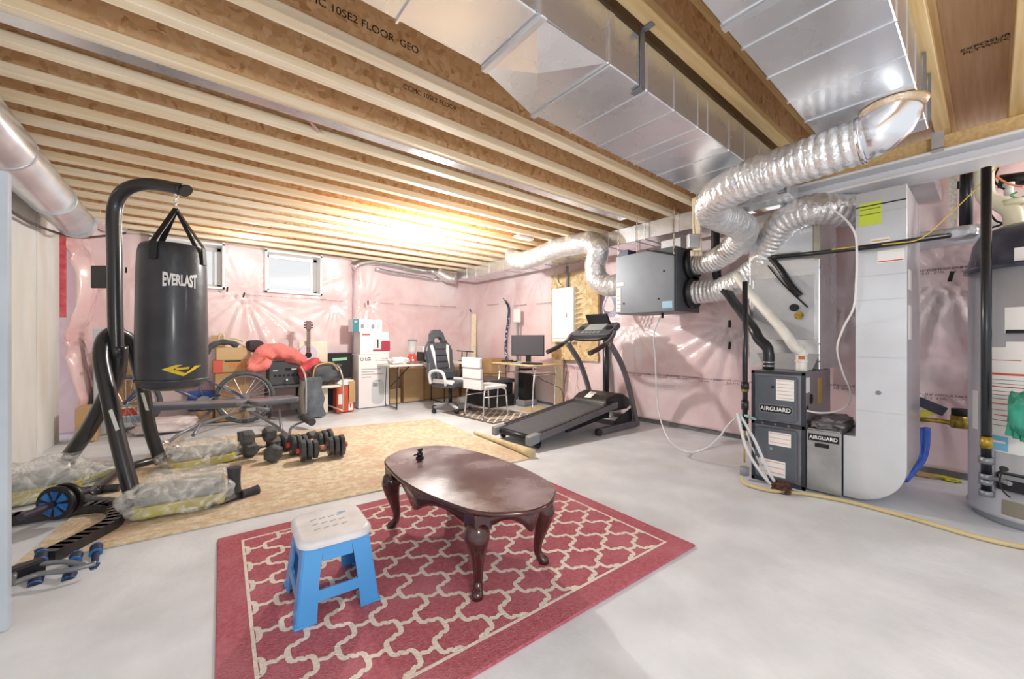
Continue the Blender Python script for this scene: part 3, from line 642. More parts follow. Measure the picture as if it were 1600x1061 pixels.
# the bag
M_bagp = M_vinyl; BD = 2.80
bc = pd(270, 500, BD); zt = pd(270, 382, BD).z; zb = pd(270, 610, BD).z; R_ = .197
bag = thing('punching_bag', 'black punching bag with EVERLAST lettering hanging from the stand', 'punching bag', (bc.x, bc.y, zb))
mb = MB(); mb.lathe([(.0, zb), (.10, zb + .004), (.165, zb + .02), (.19, zb + .05), (R_ + .004, zb + .12), (R_ + .006, zb + .35), (R_, zb + .7), (R_ - .003, zt - .15), (R_ - .008, zt - .06), (R_ - .02, zt - .02), (R_ - .045, zt - .005), (.08, zt - .02), (0, zt - .03)], (bc.x, bc.y, 0), 40); b_o = mb.build('body', M_vinyl, bag, sub=1)
mb = MB(); mb.lathe([(R_ + .0055, zb + .07), (R_ + .009, zb + .075), (R_ + .009, zb + .082), (R_ + .0055, zb + .087)], (bc.x, bc.y, 0), 40); mb.build('seam', M_vinyl, bag)
hk = pd(275, 326, BD)
tocam = Vector((-bc.x, -bc.y, 0)).normalized(); side = Vector((tocam.y, -tocam.x, 0)) * -1
for k, (ang) in enumerate((205, 330, 60, 130)):
    a_ = math.radians(ang) + math.atan2(tocam.y, tocam.x)
    d_ = Vector((math.cos(a_), math.sin(a_), 0)); p_ = Vector((bc.x, bc.y, 0)) + d_ * (R_ - .002)
    mb = MB(); mb.bar(Vector((p_.x, p_.y, zt - .14)) + d_ * .006, Vector((p_.x, p_.y, zt - .02)), .045, .008, up=d_); mb.bar(Vector((p_.x, p_.y, zt - .02)), hk, .036, .006, up=d_); mb.build('strap', M_blackp, bag)
ck = pd(275, 300, BD)
for i in range(6):
    z_ = hk.z + (ck.z - hk.z) * (i + .5) / 6; mb = MB(); mb.tube([Vector((hk.x, hk.y, z_)) + (Matrix.Rotation(i * PI / 2, 3, 'Z') @ Vector((.011 * math.cos(t), 0, .016 * math.sin(t)))) for t in np.linspace(0, 2 * PI, 9)[:-1]], .0035, 6, 2, closed=True); mb.build('chain_link', M_chrome, bag)
def wrapbag(cz, rr_=R_ + .009, yaw=0.0, curve=0.0):
    base = math.atan2(tocam.y, tocam.x) + yaw
    def w(p):
        a_ = base + p.x / rr_; rad = rr_ + p.z
        yy = p.y * (1 + curve * (p.x / .11) ** 2)
        return Vector((bc.x + rad * math.cos(a_), bc.y + rad * math.sin(a_), cz + yy))
    return w
text('EVERLAST', .100, None, M_inkw, bag, 'lettering', sx=.43, warp=wrapbag(pd(278, 443, BD).z, yaw=.20, curve=.42), bold=.004, ext=.0008)
# emblem: chevron with bars
lg = MB(); W_ = wrapbag(pd(280, 577, BD).z, yaw=.27)
def em(poly):
    P = []
    for i in range(len(poly)):
        a_, b_ = poly[i], poly[(i + 1) % len(poly)]
        for k in range(4): P.append((a_[0] + (b_[0] - a_[0]) * k / 4, a_[1] + (b_[1] - a_[1]) * k / 4))
    lg.add([W_(Vector((x, y, .001))) for x, y in P], [tuple(range(len(P)))])
em([(-.115, .012), (.0, -.038), (.012, -.018), (-.055, .010)]); em([(.0, -.038), (.115, .030), (.07, .030), (.012, -.018)])
em([(-.115, .012), (-.055, .010), (-.045, .018), (-.005, .040), (-.04, .040)]); em([(-.045, .018), (-.02, .020), (.035, .024), (.03, .010), (-.035, .004)])
lg.build('emblem', mat('emblem_yellow', '#e8cf3c', rough=.5), bag)

# ------------------------------------------------------------------ weight bench
bn = thing('weight_bench', 'silver-grey and black folding weight bench beside the punching bag', 'bench', (.55, 5.3, .01))
M_pad = mat('bench_vinyl', '#5a616c', '#6b727d', 3, rough=.3, coat=.4)
def pad(a_, b_, w, h):
    mb = MB(); a_ = Vector(a_); b_ = Vector(b_); d_ = (b_ - a_); L_ = d_.length; M_ = frame(a_, d_, d_.cross(Vector((0, 0, 1))) * -1)
    mb.prism([(x + L_ / 2, y) for x, y in rrect(L_, w, .05)], h, M_); return mb.build('cushion', M_pad, bn, bevel=.018, bseg=3)
PZ = .44
pad(onz(228, 640, PZ), onz(384, 634, PZ), .26, .055); pad(onz(390, 634, PZ), onz(462, 626, PZ), .26, .055)
def btube(pts, r=.017, m=M_greymet, name='frame_tube'):
    mb = MB(); mb.tube(pts, r, 12, 3); return mb.build(name, m, bn)
e = lambda px, py, z=.02: onz(px, py, z)
btube([e(262, 692), e(300, 668, .13), pd(385, 640, 5.1)]); btube([pd(385, 640, 5.1), pd(430, 665, 4.9), e(475, 702)]); btube([pd(380, 636, 5.0), pd(420, 640, 4.95)], .022)
btube([e(302, 680, .14), pd(330, 640, 5.2)]); btube([e(440, 672), pd(436, 640, 5.1)]); btube([e(455, 690, .05), pd(455, 668, 4.9), pd(482, 656, 4.9)], .014)
for q in ((255, 693), (272, 700)):
    v = onz(*q, .03); mb = MB(); mb.cyl(v + Vector((-.05, .0, 0)), v + Vector((.05, 0, 0)), .034); mb.build('foot_cap', M_chrome, bn)
for (c0, c1) in (((474, 655), (488, 658)), ((471, 650), (460, 632))):
    pass
a_ = pd(474, 652, 4.9); b_ = pd(488, 660, 4.75); mb = MB(); mb.cyl(a_, b_, .045); mb.build('foam_roller', M_foam, bn)
a_ = pd(452, 628, 4.8); b_ = pd(460, 634, 4.7); mb = MB(); mb.cyl(a_, b_, .05); mb.build('foam_roller', M_foam, bn)
mb = MB(); mb.box(-.05, .05, -.02, .02, 0, .004, T(*pd(392, 640, 4.9)) @ RX(1.2)); mb.build('hinge_plate', M_greymet, bn)

# ------------------------------------------------------------------ dumbbells
M_hex = mat('cast_hex_grey', '#3f4144', '#57585a', 25, rough=.6, bump=.2, bscale=40); M_grip = mat('steel_grip', '#5f6265', rough=.4, metal=.6)
def hexhead(mb, c_, d_, r, L_, seg=6):
    d_ = Vector(d_).normalized(); c_ = Vector(c_); prof = [(0, .78), (.12, 1), (.88, 1), (1, .78)]
    mb.tube([c_ + d_ * (t - .5) * L_ for t, k in prof], lambda t: r * np.interp(t * 3, range(4), [.8, 1, 1, .8]), seg, 0)
def dumbbell(a_, b_, r, L_, label, group='hex dumbbells on the beige rug', m=M_hex, seg=6, z=None):
    a_ = Vector(a_); b_ = Vector(b_); c_ = (a_ + b_) / 2; o = thing('dumbbell', label, 'dumbbell', (c_.x, c_.y, min(a_.z, b_.z) - r), group=group)
    d_ = b_ - a_
    for p in (a_, b_): mb = MB(); hexhead(mb, p, d_, r, L_, seg); x = mb.build('head', m, o, bevel=.003); [setattr(q, 'use_smooth', False) for q in x.data.polygons]
    mb = MB(); mb.cyl(a_, b_, .014); mb.build('handle', M_grip, o); return o
r = .058
f_ = lambda px, py, z: onz(px, py, z)
dumbbell(f_(386, 684, .235), f_(421, 678, .235), .068, .095, 'grey hex dumbbell resting on top of another, behind the upright foam pads')
dumbbell(f_(390, 702, .085), f_(428, 694, .085), .072, .10, 'lower grey hex dumbbell of the stack behind the foam pads')
dumbbell(f_(427, 708, .090), f_(441, 688, .090), .078, .10, 'hex dumbbell pointing its scuffed end at the camera, right of the stack')
dumbbell(f_(450, 692, .085), f_(487, 684, .085), .072, .10, 'hex dumbbell lying behind the adjustable dumbbells')
M_plate = mat('vinyl_plate', '#33383d', '#474d53', 8, rough=.35, coat=.3); M_redn = mat('red_nut', '#d4474a', rough=.45); M_cop = mat('copper_grip', '#c98d78', rough=.4, metal=.3)
def adj(a_, b_, label):
    a_ = Vector(a_); b_ = Vector(b_); d_ = (b_ - a_).normalized(); c_ = (a_ + b_) / 2
    o = thing('adjustable_dumbbell', label, 'dumbbell', (c_.x, c_.y, .01), group='black adjustable dumbbells on the beige rug')
    for end, s_ in ((a_, 1), (b_, -1)):
        for k in range(3):
            mb = MB(); hexhead(mb, end + d_ * s_ * (.035 + .050 * k), d_, .098 - .006 * k, .044, 10); mb.build('weight_plate', M_plate, o, bevel=.003)
        mb = MB(); mb.cyl(end - d_ * s_ * .014, end + d_ * s_ * .016, .024); mb.build('spinlock_nut', M_redn, o)
    mb = MB(); mb.cyl(a_, b_, .013); mb.build('bar', M_grip, o)
    mb = MB(); mb.cyl(a_ + d_ * .17, b_ - d_ * .17, .024); mb.build('grip', M_cop, o); return o
adj(f_(466, 705, .112), f_(540, 694, .112), 'near black plate dumbbell with red nut and copper grip')
adj(f_(450, 696, .112), f_(520, 684, .112), 'far black plate dumbbell with red nut, behind the near one')

# upright foam rests (push-up stands)
def foam_rest(px, py, s_, label):
    b_ = onz(px, py, .035 * s_); o = thing('foam_rest', label, 'exercise grip', (b_.x, b_.y, 0.01), group='T-shaped foam rests on the beige rug')
    X = Vector((1, .35, 0)).normalized()
    mb = MB(); mb.cyl(b_ - X * .14 * s_, b_ + X * .05 * s_, .026 * s_); mb.build('tube', M_black, o)
    mb = MB(); mb.tube([b_ + X * .04 * s_, b_ + X * .09 * s_, b_ + X * .15 * s_], lambda t: (.034 - .006 * math.sin(PI * t)) * s_, 20, 4); mb.build('foam_sleeve', M_foam, o)
    mb = MB(); mb.tube([b_ + Vector((0, 0, .03)), b_ + Vector((0, 0, .11 * s_)), b_ + Vector((0, 0, .20 * s_))], lambda t: (.042 - .006 * math.sin(PI * t)) * s_, 20, 4); mb.build('foam_upright', M_foam, o)
foam_rest(366, 776, 1.0, 'nearer foam T-rest beside the plastic-wrapped pads'); foam_rest(378, 706, .95, 'farther foam T-rest beside the hex dumbbells')

# ab roller
ar = thing('ab_wheel', 'blue twin-wheel ab roller lying on the bag stand base', 'ab roller', (-.7, 3.6, .05))
M_bluem = mat('blue_hub', '#2f7fd0', '#174a8c', 14, rough=.3)
wc = onz(88, 786, .145); ax = (onz(122, 774, .145) - onz(58, 800, .145)).normalized()
for k in (-.012, .04):
    mb = MB(); c_ = wc + ax * k; mb.tube([c_, c_ + ax * .025], .098, 32, 0); mb.build('tyre', M_blackp, ar, bevel=.006)
for k in range(7):
    a0 = 2 * PI * k / 7; p1 = ax.cross(Vector((0, 0, 1))).normalized(); p2 = ax.cross(p1); c_ = wc + ax * -.015
    mb = MB(); d1 = p1 * math.cos(a0) + p2 * math.sin(a0); d2 = p1 * math.cos(a0 + .6) + p2 * math.sin(a0 + .6); mb.add([c_ + d1 * .02, c_ + d1 * .076, c_ + d2 * .076, c_ + d2 * .02], [(0, 1, 2, 3)]); mb.build('hub_spoke', M_bluem, ar, solid=.006)
for s_ in (-1, 1):
    mb = MB(); mb.tube([wc + ax * s_ * .03, wc + ax * s_ * .10, wc + ax * s_ * .19], .019, 14, 8, rf=lambda s, a: 1 + .12 * math.sin(s * 330)); mb.build('grip', mat('grip_violet', '#3c3446', rough=.6), ar)

# wrapped pads in clear plastic
M_film = mat('clear_wrap', '#fbfcfc', rough=.14, coat=.6, bump=1.0, bscale=11, spec=.8)
nt_ = M_film.node_tree; tc_ = nt_.nodes.new('ShaderNodeTexCoord'); n_ = nt_.nodes.new('ShaderNodeTexNoise'); n_.inputs['Scale'].default_value = 5; n_.inputs['Detail'].default_value = 4; n_.inputs['Distortion'].default_value = 3.5
mr_ = nt_.nodes.new('ShaderNodeMapRange'); mr_.inputs[1].default_value = .38; mr_.inputs[2].default_value = .68; mr_.inputs[3].default_value = .10; mr_.inputs[4].default_value = .60
nt_.links.new(tc_.outputs['Object'], n_.inputs['Vector']); nt_.links.new(n_.outputs[0], mr_.inputs[0]); nt_.links.new(mr_.outputs[0], nt_.nodes['Principled BSDF'].inputs['Alpha'])
M_yel = mat('pad_yellow', '#cdc45e', '#bdb24e', 4, rough=.6); M_padt = mat('pad_grey', '#aeb2ae', '#8d918f', 6, rough=.6)
def wrapped(c_, L_, W_, Hh, rz, label, seed, tilt=0.0):
    o = thing('wrapped_cushion', label, 'pad', (c_[0], c_[1], .011), rz, group='yellow-edged cushions wrapped in clear plastic')
    M_ = RY(tilt); mb = MB(); mb.prism(rrect(L_, W_, .05), Hh * .42, T(0, 0, .012) @ M_); mb.build('yellow_side', M_yel, o, world=False, bevel=.012)
    mb = MB(); mb.prism(rrect(L_ * .97, W_ * .97, .05), Hh * .34, T(0, 0, .012 + Hh * .42) @ M_); mb.build('grey_top', M_padt, o, world=False, bevel=.018)
    mb = MB(); mb.blob((0, 0, Hh * .56), (L_ * .58, W_ * .60, Hh * .70), noise=.30, seed=seed, freq=2.2, flat=True); mb.build('plastic_wrap', M_film, o, world=False)
v = onz(286, 792); wrapped((v.x, v.y), .46, .34, .17, math.radians(-2), 'plastic-wrapped yellow cushion nearest the red rug', 1)
v = onz(316, 726); wrapped((v.x, v.y), .44, .32, .16, math.radians(8), 'plastic-wrapped cushion behind the nearest one, by the stand leg', 2)
v = onz(66, 778); wrapped((v.x, v.y), .36, .28, .20, math.radians(15), 'plastic-wrapped yellow cushion against the left wall', 3)
v = onz(130, 757); wrapped((v.x, v.y + .1), .30, .22, .09, math.radians(30), 'small plastic-wrapped cushion behind the ab roller', 4)

# blue-collared push-up handles at the near left
M_navy = mat('navy_rubber', '#26334f', '#1c2740', 20, rough=.6); M_bl2 = mat('blue_ring', '#3f78bf', rough=.4)
hg = 'blue-ringed push-up grips on steel frames'
def grip(a_, b_, label):
    o = thing('pushup_grip', label, 'exercise grip', (b_.x, b_.y, 0), group=hg)
    d_ = (b_ - a_)
    mb = MB(); mb.tube([a_ + d_ * t for t in (0, .5, 1)], .014, 16, 3); mb.build('core', M_navy, o)
    for t0, t1, nm, m in ((0, .26, 'end_cap', M_navy), (.74, 1, 'end_cap', M_navy)):
        mb = MB(); mb.tube([a_ + d_ * t0, a_ + d_ * t1], .024, 18, 0); mb.build(nm, m, o, bevel=.004)
    for t in (.03, .26, .74, .95):
        mb = MB(); mb.tube([a_ + d_ * t, a_ + d_ * (t + .03)], .0252, 18, 0); mb.build('ring', M_bl2, o)
    return o
grip(pd(66, 864, 1.93), pd(54, 918, 1.76), 'blue-ringed grip nearest the left edge')
grip(pd(62, 862, 2.05), pd(48, 905, 1.86), 'blue-ringed grip just behind the nearest left one')
grip(pd(120, 866, 1.96), pd(106, 910, 1.80), 'middle blue-ringed grip of the steel frame')
grip(pd(151, 853, 2.05), pd(146, 898, 1.88), 'rightmost blue-ringed grip, by the beige rug edge')
o = thing('grip_frame', 'bent steel rods joining the blue-ringed grips on the floor', 'frame', tuple(onz(90, 890)))
for P in ([(20, 905), (28, 884), (60, 882), (100, 878), (130, 882)], [(20, 912), (60, 897), (95, 893), (125, 887), (150, 880)]):
    mb = MB(); mb.tube([onz(x, y, .05) for x, y in P], .011, 10, 4); mb.build('rod', M_greymet, o)
mb = MB(); mb.box(-.06, .06, -.03, .03, 0, .07, T(*onz(38, 905)) @ RZ(.5)); mb.build('hub_block', M_blackp, o, bevel=.008)
# ------------------------------------------------------------------ back of the room
def boxY(name, label, cat, px0, px1, py0, py1, Y, dep, m, parts=None, group=None, bevel=.004, z0=None, topz=None, part='carton'):
    a_ = ony(px0, py1, Y); b_ = ony(px1, py0, Y); zb_ = max(0.001, a_.z if z0 is None else z0); zt_ = b_.z if topz is None else topz
    o = thing(name, label, cat, ((a_.x + b_.x) / 2, Y, zb_), group=group)
    mb = MB(); mb.box(a_.x, b_.x, Y, Y + dep, zb_, zt_); mb.build(part, m, o, bevel=bevel)
    o['w'] = 0; del o['w']
    return o, a_.x, b_.x, zb_, zt_
def decal(o, nm, x0, x1, z0, z1, Y, m, t=.0015): mb = MB(); mb.box(x0, x1, Y - t, Y - .0002, z0, z1); return mb.build(nm, m, o)
def tX(o, s_, size, x, z, Y, m, sx=1, nm='lettering', align='CENTER', bold=0): return text(s_, size, frame((x, Y - .002, z), (1, 0, 0), (0, 0, 1)), m, o, nm, sx=sx, align=align, bold=bold)
M_boxw = mat('white_carton', '#f3f1f2', '#e9e6e8', 2, rough=.55)
M_green = mat('green_tape', '#9fd8b4', rough=.6)
# LG carton and the boxes on it
o, xa, xb, za, zb2 = boxY('appliance_carton', 'tall white LG air conditioner carton against the back wall', 'box', 560, 608, 553, 636, 6.32, .36, M_boxw, z0=.012)
h_ = zb2 - za; w_ = xb - xa
tX(o, 'LG', .070, xa + w_ * .30, zb2 - .075, 6.32, M_ink, bold=.003)
mb = MB(); mb.tube([(xa + w_ * .11 + .024 * math.cos(t), 6.318, zb2 - .075 + .024 * math.sin(t)) for t in np.linspace(0, 2 * PI, 13)[:-1]], .004, 6, 1, closed=True); mb.build('logo_ring', M_ink, o)
tX(o, 'Portable\nAir Conditioner', .032, xa + w_ * .96, zb2 - .085, 6.32, mat('ink_grey', '#6b6b6f', rough=.7), align='RIGHT')
for i, l_ in enumerate((.62, .40, .72, .30)): decal(o, 'text_line', xa + w_ * .10, xa + w_ * (.10 + l_), zb2 - .24 - i * .042, zb2 - .232 - i * .042, 6.32, MATS['ink_grey'])
mb = MB(); mb.prism(rrect(.205, .40, .08), .0016, frame(((xa + xb) / 2 + .06, 6.32, za + .24), (1, 0, 0), (0, 0, 1))); mb.build('printed_unit', mat('print_grey', '#cfd1d4', rough=.6), o)
decal(o, 'printed_grille', (xa + xb) / 2 - .02, (xa + xb) / 2 + .06, za + .33, za + .39, 6.319, mat('print_grey2', '#8f9398', rough=.6)); decal(o, 'printed_slot', (xa + xb) / 2 + .02, (xa + xb) / 2 + .10, za + .415, za + .425, 6.319, MATS['print_grey2'])
zt1 = zb2
o, xa, xb, za, zb2 = boxY('toaster_carton', 'white carton with red coffee maker picture, on top of the tall carton', 'box', 563, 608, 519, 553, 6.33, .32, M_boxw, z0=zt1 + .002)
decal(o, 'red_tag', xa + .03, xa + .15, zb2 - .055, zb2 - .03, 6.33, M_red)
decal(o, 'printed_body', xa + .22, xa + .34, za + .09, za + .25, 6.33, mat('print_pale', '#d5dde2', rough=.6)); decal(o, 'printed_handle', xa + .27, xa + .29, za + .10, za + .24, 6.329, M_ink)
mb = MB(); mb.prism(rrect(.15, .17, .03), .0018, frame((xa + .41, 6.33, za + .13), (1, 0, 0), (0, 0, 1))); mb.build('printed_pot', mat('print_crimson', '#b03a50', rough=.6), o)
decal(o, 'printed_base', xa + .20, xa + .48, za + .045, za + .075, 6.3292, MATS['print_crimson'])
zt2 = zb2
o, xa, xb, za, zb2 = boxY('small_carton', 'flat white and teal carton topmost on the stack by the back wall', 'box', 551, 597, 500, 519, 6.36, .22, M_boxw, z0=zt2 + .002)
decal(o, 'teal_panel', xa, xa + .10, za, zb2, 6.36, mat('teal_print', '#3f8794', rough=.6)); tX(o, 'BF', .05, xa + .05, zb2 - .04, 6.358, M_inkw)
for i in range(4): mb = MB(); mb.prism(rrect(.05, .07, .02), .0016, frame((xa + .15 + i * .085, 6.36, za + .085), (1, 0, 0), (0, 0, 1))); mb.build('printed_item', MATS['print_grey'] if i % 2 else MATS['print_grey2'], o)
# red-orange box beside it, with a card flap
M_or = mat('orange_red_carton', '#d5603f', '#c9502f', 5, rough=.6)
o, xa, xb, za, zb2 = boxY('drink_carton', 'orange-red carton with white label and loose cardboard flap beside the tall carton', 'box', 526, 553, 600, 641, 6.15, .20, M_or, z0=.012)
decal(o, 'white_label', xa + .02, xa + .09, za + .12, za + .27, 6.15, M_paper); decal(o, 'white_label', xa + .17, xb - .02, za + .02, za + .20, 6.15, M_paper); decal(o, 'red_print', xa + .19, xb - .04, za + .06, za + .12, 6.148, M_red)
mb = MB(); mb.box(xa + .17, xb + .01, 6.115, 6.135, za + .14, zb2 + .05); mb.build('cardboard_flap', M_card, o, bevel=.002)
mb = MB(); mb.blob((xa + .12, 6.22, zb2 + .03), (.13, .08, .04), noise=.3, seed=4); mb.build('paper_wrap', M_paper, o)
# black panel with green tape behind
o, xa, xb, za, zb2 = boxY('black_tote', 'black storage tote with a green tape label, left of the tall carton', 'box', 512, 549, 552, 592, 6.55, .22, M_blackp, part='body', bevel=.012)
mb = MB(); mb.box(xa - .01, xb + .01, 6.54, 6.78, zb2 - .02, zb2 + .01); mb.build('lid', M_blackp, o, bevel=.006)
mb = MB(); mb.box(-.11, .11, -.0015, 0, -.022, .022, T((xa + xb) / 2, 6.548, zb2 - .09) @ RY(-.05)); mb.build('green_tape', M_green, o)
o, xa, xb, za, zb2 = boxY('navy_bin', 'navy blue box on the floor under the black tote', 'box', 511, 530, 600, 634, 6.5, .22, mat('navy_card', '#2b2f4c', rough=.6), z0=.012)
mb = MB(); mb.box(xa + .02, xa + .3, 6.45, 6.72, .34, ony(520, 594, 6.55).z - .003); tag(mb.build('crate', M_card, bevel=.004), 'cardboard carton between the navy box and black tote', 'box')
# tan leaning board right above it
mb = MB(); a_ = ony(537, 512, 6.74); b_ = ony(550, 560, 6.74); mb.box(a_.x, b_.x, 6.735, 6.75, ony(540, 552, 6.74).z, a_.z); 
# cream plastic chair with a bag
M_crm = mat('cream_plastic', '#ece6d6', '#e0d8c4', 3, rough=.5)
o = thing('cream_folding_chair', 'cream chair with pale metal arms holding bags, by the back boxes', 'chair', ony(502, 636, 6.1))
mb = MB(); a_ = ony(466, 533, 6.5); b_ = ony(512, 566, 6.5); mb.box(a_.x, b_.x, 6.48, 6.52, b_.z - .12, a_.z); mb.build('backrest', M_crm, o, bevel=.02, bseg=3)
a_ = ony(480, 605, 6.1); b_ = ony(533, 596, 6.1); mb = MB(); mb.box(a_.x, b_.x, 6.05, 6.48, a_.z - .03, a_.z + .005); mb.build('seat', M_crm, o, bevel=.012, bseg=3)
mb = MB(); c_ = ony(513, 636, 6.15); mb.box(a_.x + .05, c_.x, 6.16, 6.2, .03, a_.z - .03); mb.build('side_panel', M_crm, o, bevel=.01)
for P in ([(536, 640, 6.02), (536, 600, 6.02), (534, 585, 6.02), (528, 572, 6.1), (515, 568, 6.3)], [(509, 632, 6.3), (536, 642, 6.0)], [(478, 646, 5.9), (478, 600, 5.95), (476, 585, 6.0), (470, 572, 6.1)]):
    mb = MB(); mb.tube([ony(*q) + Vector((0, 0, .0)) for q in P], .011, 10, 4); mb.build('arm_tube', mat('pale_tube', '#c9c5c0', rough=.35, metal=.4), o)
bk = thing('dark_bag', 'dark grey crumpled bag with tan trim lying on the cream chair', 'bag', ony(508, 600, 6.15))
mb = MB(); c_ = ony(508, 582, 6.2); mb.blob((c_.x, 6.22, c_.z - .005), (.22, .14, .135), noise=.35, seed=12); mb.build('body', mat('slate_fabric', '#4f5257', '#5d6066', 8, rough=.8, bump=.3), bk)
mb = MB(); mb.tube([ony(489, 592, 6.08), ony(492, 575, 6.06), ony(503, 568, 6.05), ony(520, 568, 6.06), ony(529, 580, 6.08)], .010, 8, 4); mb.build('tan_trim', mat('tan_trim', '#c9a468', rough=.7), bk)
rb = thing('red_bag', 'red padded bag draped between the guitar and the cream chair', 'bag', ony(490, 595, 6.2))
mb = MB(); c_ = ony(489, 578, 6.24); mb.blob((c_.x, 6.3, c_.z), (.16, .10, .13), noise=.3, seed=15, M=RY(-.5)); mb.build('body', mat('red_cloth', '#d9595f', '#c84a52', 5, rough=.8, bump=.3), rb)
# jacket hanging
jk = thing('hanging_jacket', 'grey-blue jacket hanging to the floor beside the desk-height amplifier stand', 'jacket', ony(488, 640, 6.0))
mb = MB(); zt_ = ony(485, 590, 6.0).z; c_ = ony(487, 615, 6.0)
n = 26; vs = []; fs = []
for i in range(16):
    z_ = zt_ + (.02 - zt_) * i / 15; w_ = .11 + .05 * i / 15
    for k in range(n): a0 = 2 * PI * k / n; rr_ = w_ * (1 + .18 * math.sin(5 * a0 + i * .3)); vs.append((c_.x + rr_ * math.cos(a0) + .015 * math.sin(i), 6.02 + .45 * rr_ * math.sin(a0), z_))
for i in range(15):
    for k in range(n): fs.append((i * n + k, i * n + (k + 1) % n, (i + 1) * n + (k + 1) % n, (i + 1) * n + k))
mb.add(vs, fs, True); mb.add(vs[:n], [tuple(range(n))]); mb.build('body', mat('jacket_grey', '#6f7780', '#575f69', 6, rough=.85, bump=.4), jk)
mb = MB(); mb.tube([ony(474, 596, 5.9), ony(470, 615, 5.88), ony(472, 640, 5.88), ony(476, 655, 5.88)], .035, 10, 4); mb.build('sleeve', mat('jacket_taupe', '#6d655f', rough=.85), jk)
# guitar
gt = thing('acoustic_guitar', 'small acoustic guitar standing upright against the back wall', 'guitar', ony(480, 590, 6.5))
Yg = 6.44; c_ = ony(482, 556, Yg)
def ell(cx_, cz_, rx_, rz_, n=22): return [(cx_ + rx_ * math.cos(2 * PI * k / n), cz_ + rz_ * math.sin(2 * PI * k / n)) for k in range(n)]
outl = []
for k in range(48):
    a0 = 2 * PI * k / 48; z_ = math.cos(a0); s_ = math.sin(a0)
    w_ = (.19 if z_ < 0 else .145) * (1 - .22 * math.exp(-((z_ - .12) / .28) ** 2)); outl.append((w_ * math.copysign(abs(s_) ** .8, s_), .22 * z_))
Mg = frame((c_.x, Yg, c_.z - .06), (1, 0, 0), (0, 0, 1))
mb = MB(); mb.prism(outl, .07, Mg @ T(0, 0, -.07)); mb.build('body', mat('guitar_lilac', '#ded6e6', '#cfc4dc', 4, rough=.3, coat=.5), gt, bevel=.006)
mb = MB(); mb.prism(ell(0, .07, .045, .045), .002, Mg @ T(0, 0, .0)); mb.build('sound_hole', M_ink, gt)
mb = MB(); mb.box(-.05, .05, -.12, -.10, .0, .01, Mg); mb.build('bridge', M_ink, gt)
mb = MB(); zt_ = ony(480, 515, Yg).z - c_.z + .06; mb.box(-.024, .024, .10, zt_, 0, .018, Mg); nk = mb.build('neck', mat('rosewood', '#6b5040', rough=.5), gt, bevel=.003)
for k in range(9): mb = MB(); zz = .20 + (zt_ - .22) * k / 9; mb.box(-.023, .023, zz, zz + .003, .018, .020, Mg); mb.build('fret', M_chrome, nk)
mb = MB(); mb.box(-.036, .036, zt_, zt_ + .13, -.006, .012, Mg); hd = mb.build('headstock', mat('headstock_brown', '#7c5b66', rough=.4), gt, bevel=.008)
for s_ in (-1, 1):
    for k in range(3): mb = MB(); q = Mg @ Vector((s_ * .048, zt_ + .03 + k * .036, 0)); mb.cyl(q - Vector((.012, 0, 0)), q + Vector((.012, 0, 0)), .009); mb.build('tuning_peg', M_ink, hd)
# black bench/stand with power unit, red puffer jacket, black ball
st = thing('black_stand', 'low black stand carrying the power unit, behind the bicycle wheel', 'stand', ony(445, 640, 6.4))
a_ = ony(428, 603, 6.35); b_ = ony(472, 598, 6.35); mb = MB(); mb.box(a_.x - .05, b_.x + .05, 6.33, 6.74, a_.z - .04, a_.z); mb.build('top', mat('dark_grey_board', '#5a5d62', rough=.5), st, bevel=.005)
for x_ in (a_.x - .05, b_.x): mb = MB(); mb.box(x_ - .02, x_ + .02, 6.37, 6.41, .011, a_.z - .04); mb.build('leg', M_black, st); mb = MB(); mb.box(x_ - .02, x_ + .02, 6.66, 6.70, .011, a_.z - .04); mb.build('leg', M_black, st)
mb = MB(); mb.box(a_.x - .05, b_.x, 6.40, 6.68, .18, .20); mb.build('shelf', M_black, st)
o, xa, xb, za, zb2 = boxY('power_station', 'dark grey portable power unit with sockets, on the low black stand', 'power unit', 420, 468, 563, 602, 6.37, .28, mat('unit_grey', '#4f5258', '#45484e', 4, rough=.45), z0=a_.z + .002, part='housing', bevel=.012)
for i in range(6): decal(o, 'socket', xa + .06 + i * .055, xa + .095 + i * .055, za + .12, za + .15, 6.37, M_ink)
decal(o, 'screen', xa + .20, xa + .27, za + .20, za + .24, 6.37, M_ink); decal(o, 'button', xa + .21, xa + .235, za + .06, za + .085, 6.37, mat('white_glow', '#ffffff', rough=.4))
decal(o, 'text_line', xa + .05, xa + .11, za + .20, za + .212, 6.37, M_inkw); decal(o, 'text_line', xa + .28, xa + .35, za + .215, za + .227, 6.37, M_inkw)
rj = thing('red_puffer_jacket', 'coral red quilted jacket draped over the power unit', 'jacket', ony(430, 570, 6.45))
M_cor = mat('coral_fabric', '#f08f89', '#e67d78', 4, rough=.85, bump=1.0, bscale=16)
P = [(393, 574), (402, 562), (415, 552), (430, 549), (446, 552), (462, 558), (474, 566)]
mb = MB(); mb.tube([ony(x, y, 6.33 + i * .01) for i, (x, y) in enumerate(P)], lambda t: .070 + .045 * math.sin(PI * t), 20, 6, rf=lambda s, a: 1 + .10 * math.sin(s * 34 + 2 * math.sin(a * 2)) + .06 * math.sin(a * 5 + s * 9)); mb.build('body', M_cor, rj)
mb = MB(); mb.tube([ony(388, 573, 6.26), ony(398, 576, 6.24), ony(412, 572, 6.24), ony(420, 563, 6.26)], .060, 16, 5, rf=lambda s, a: 1 + .12 * math.sin(s * 40)); mb.build('sleeve', M_cor, rj)
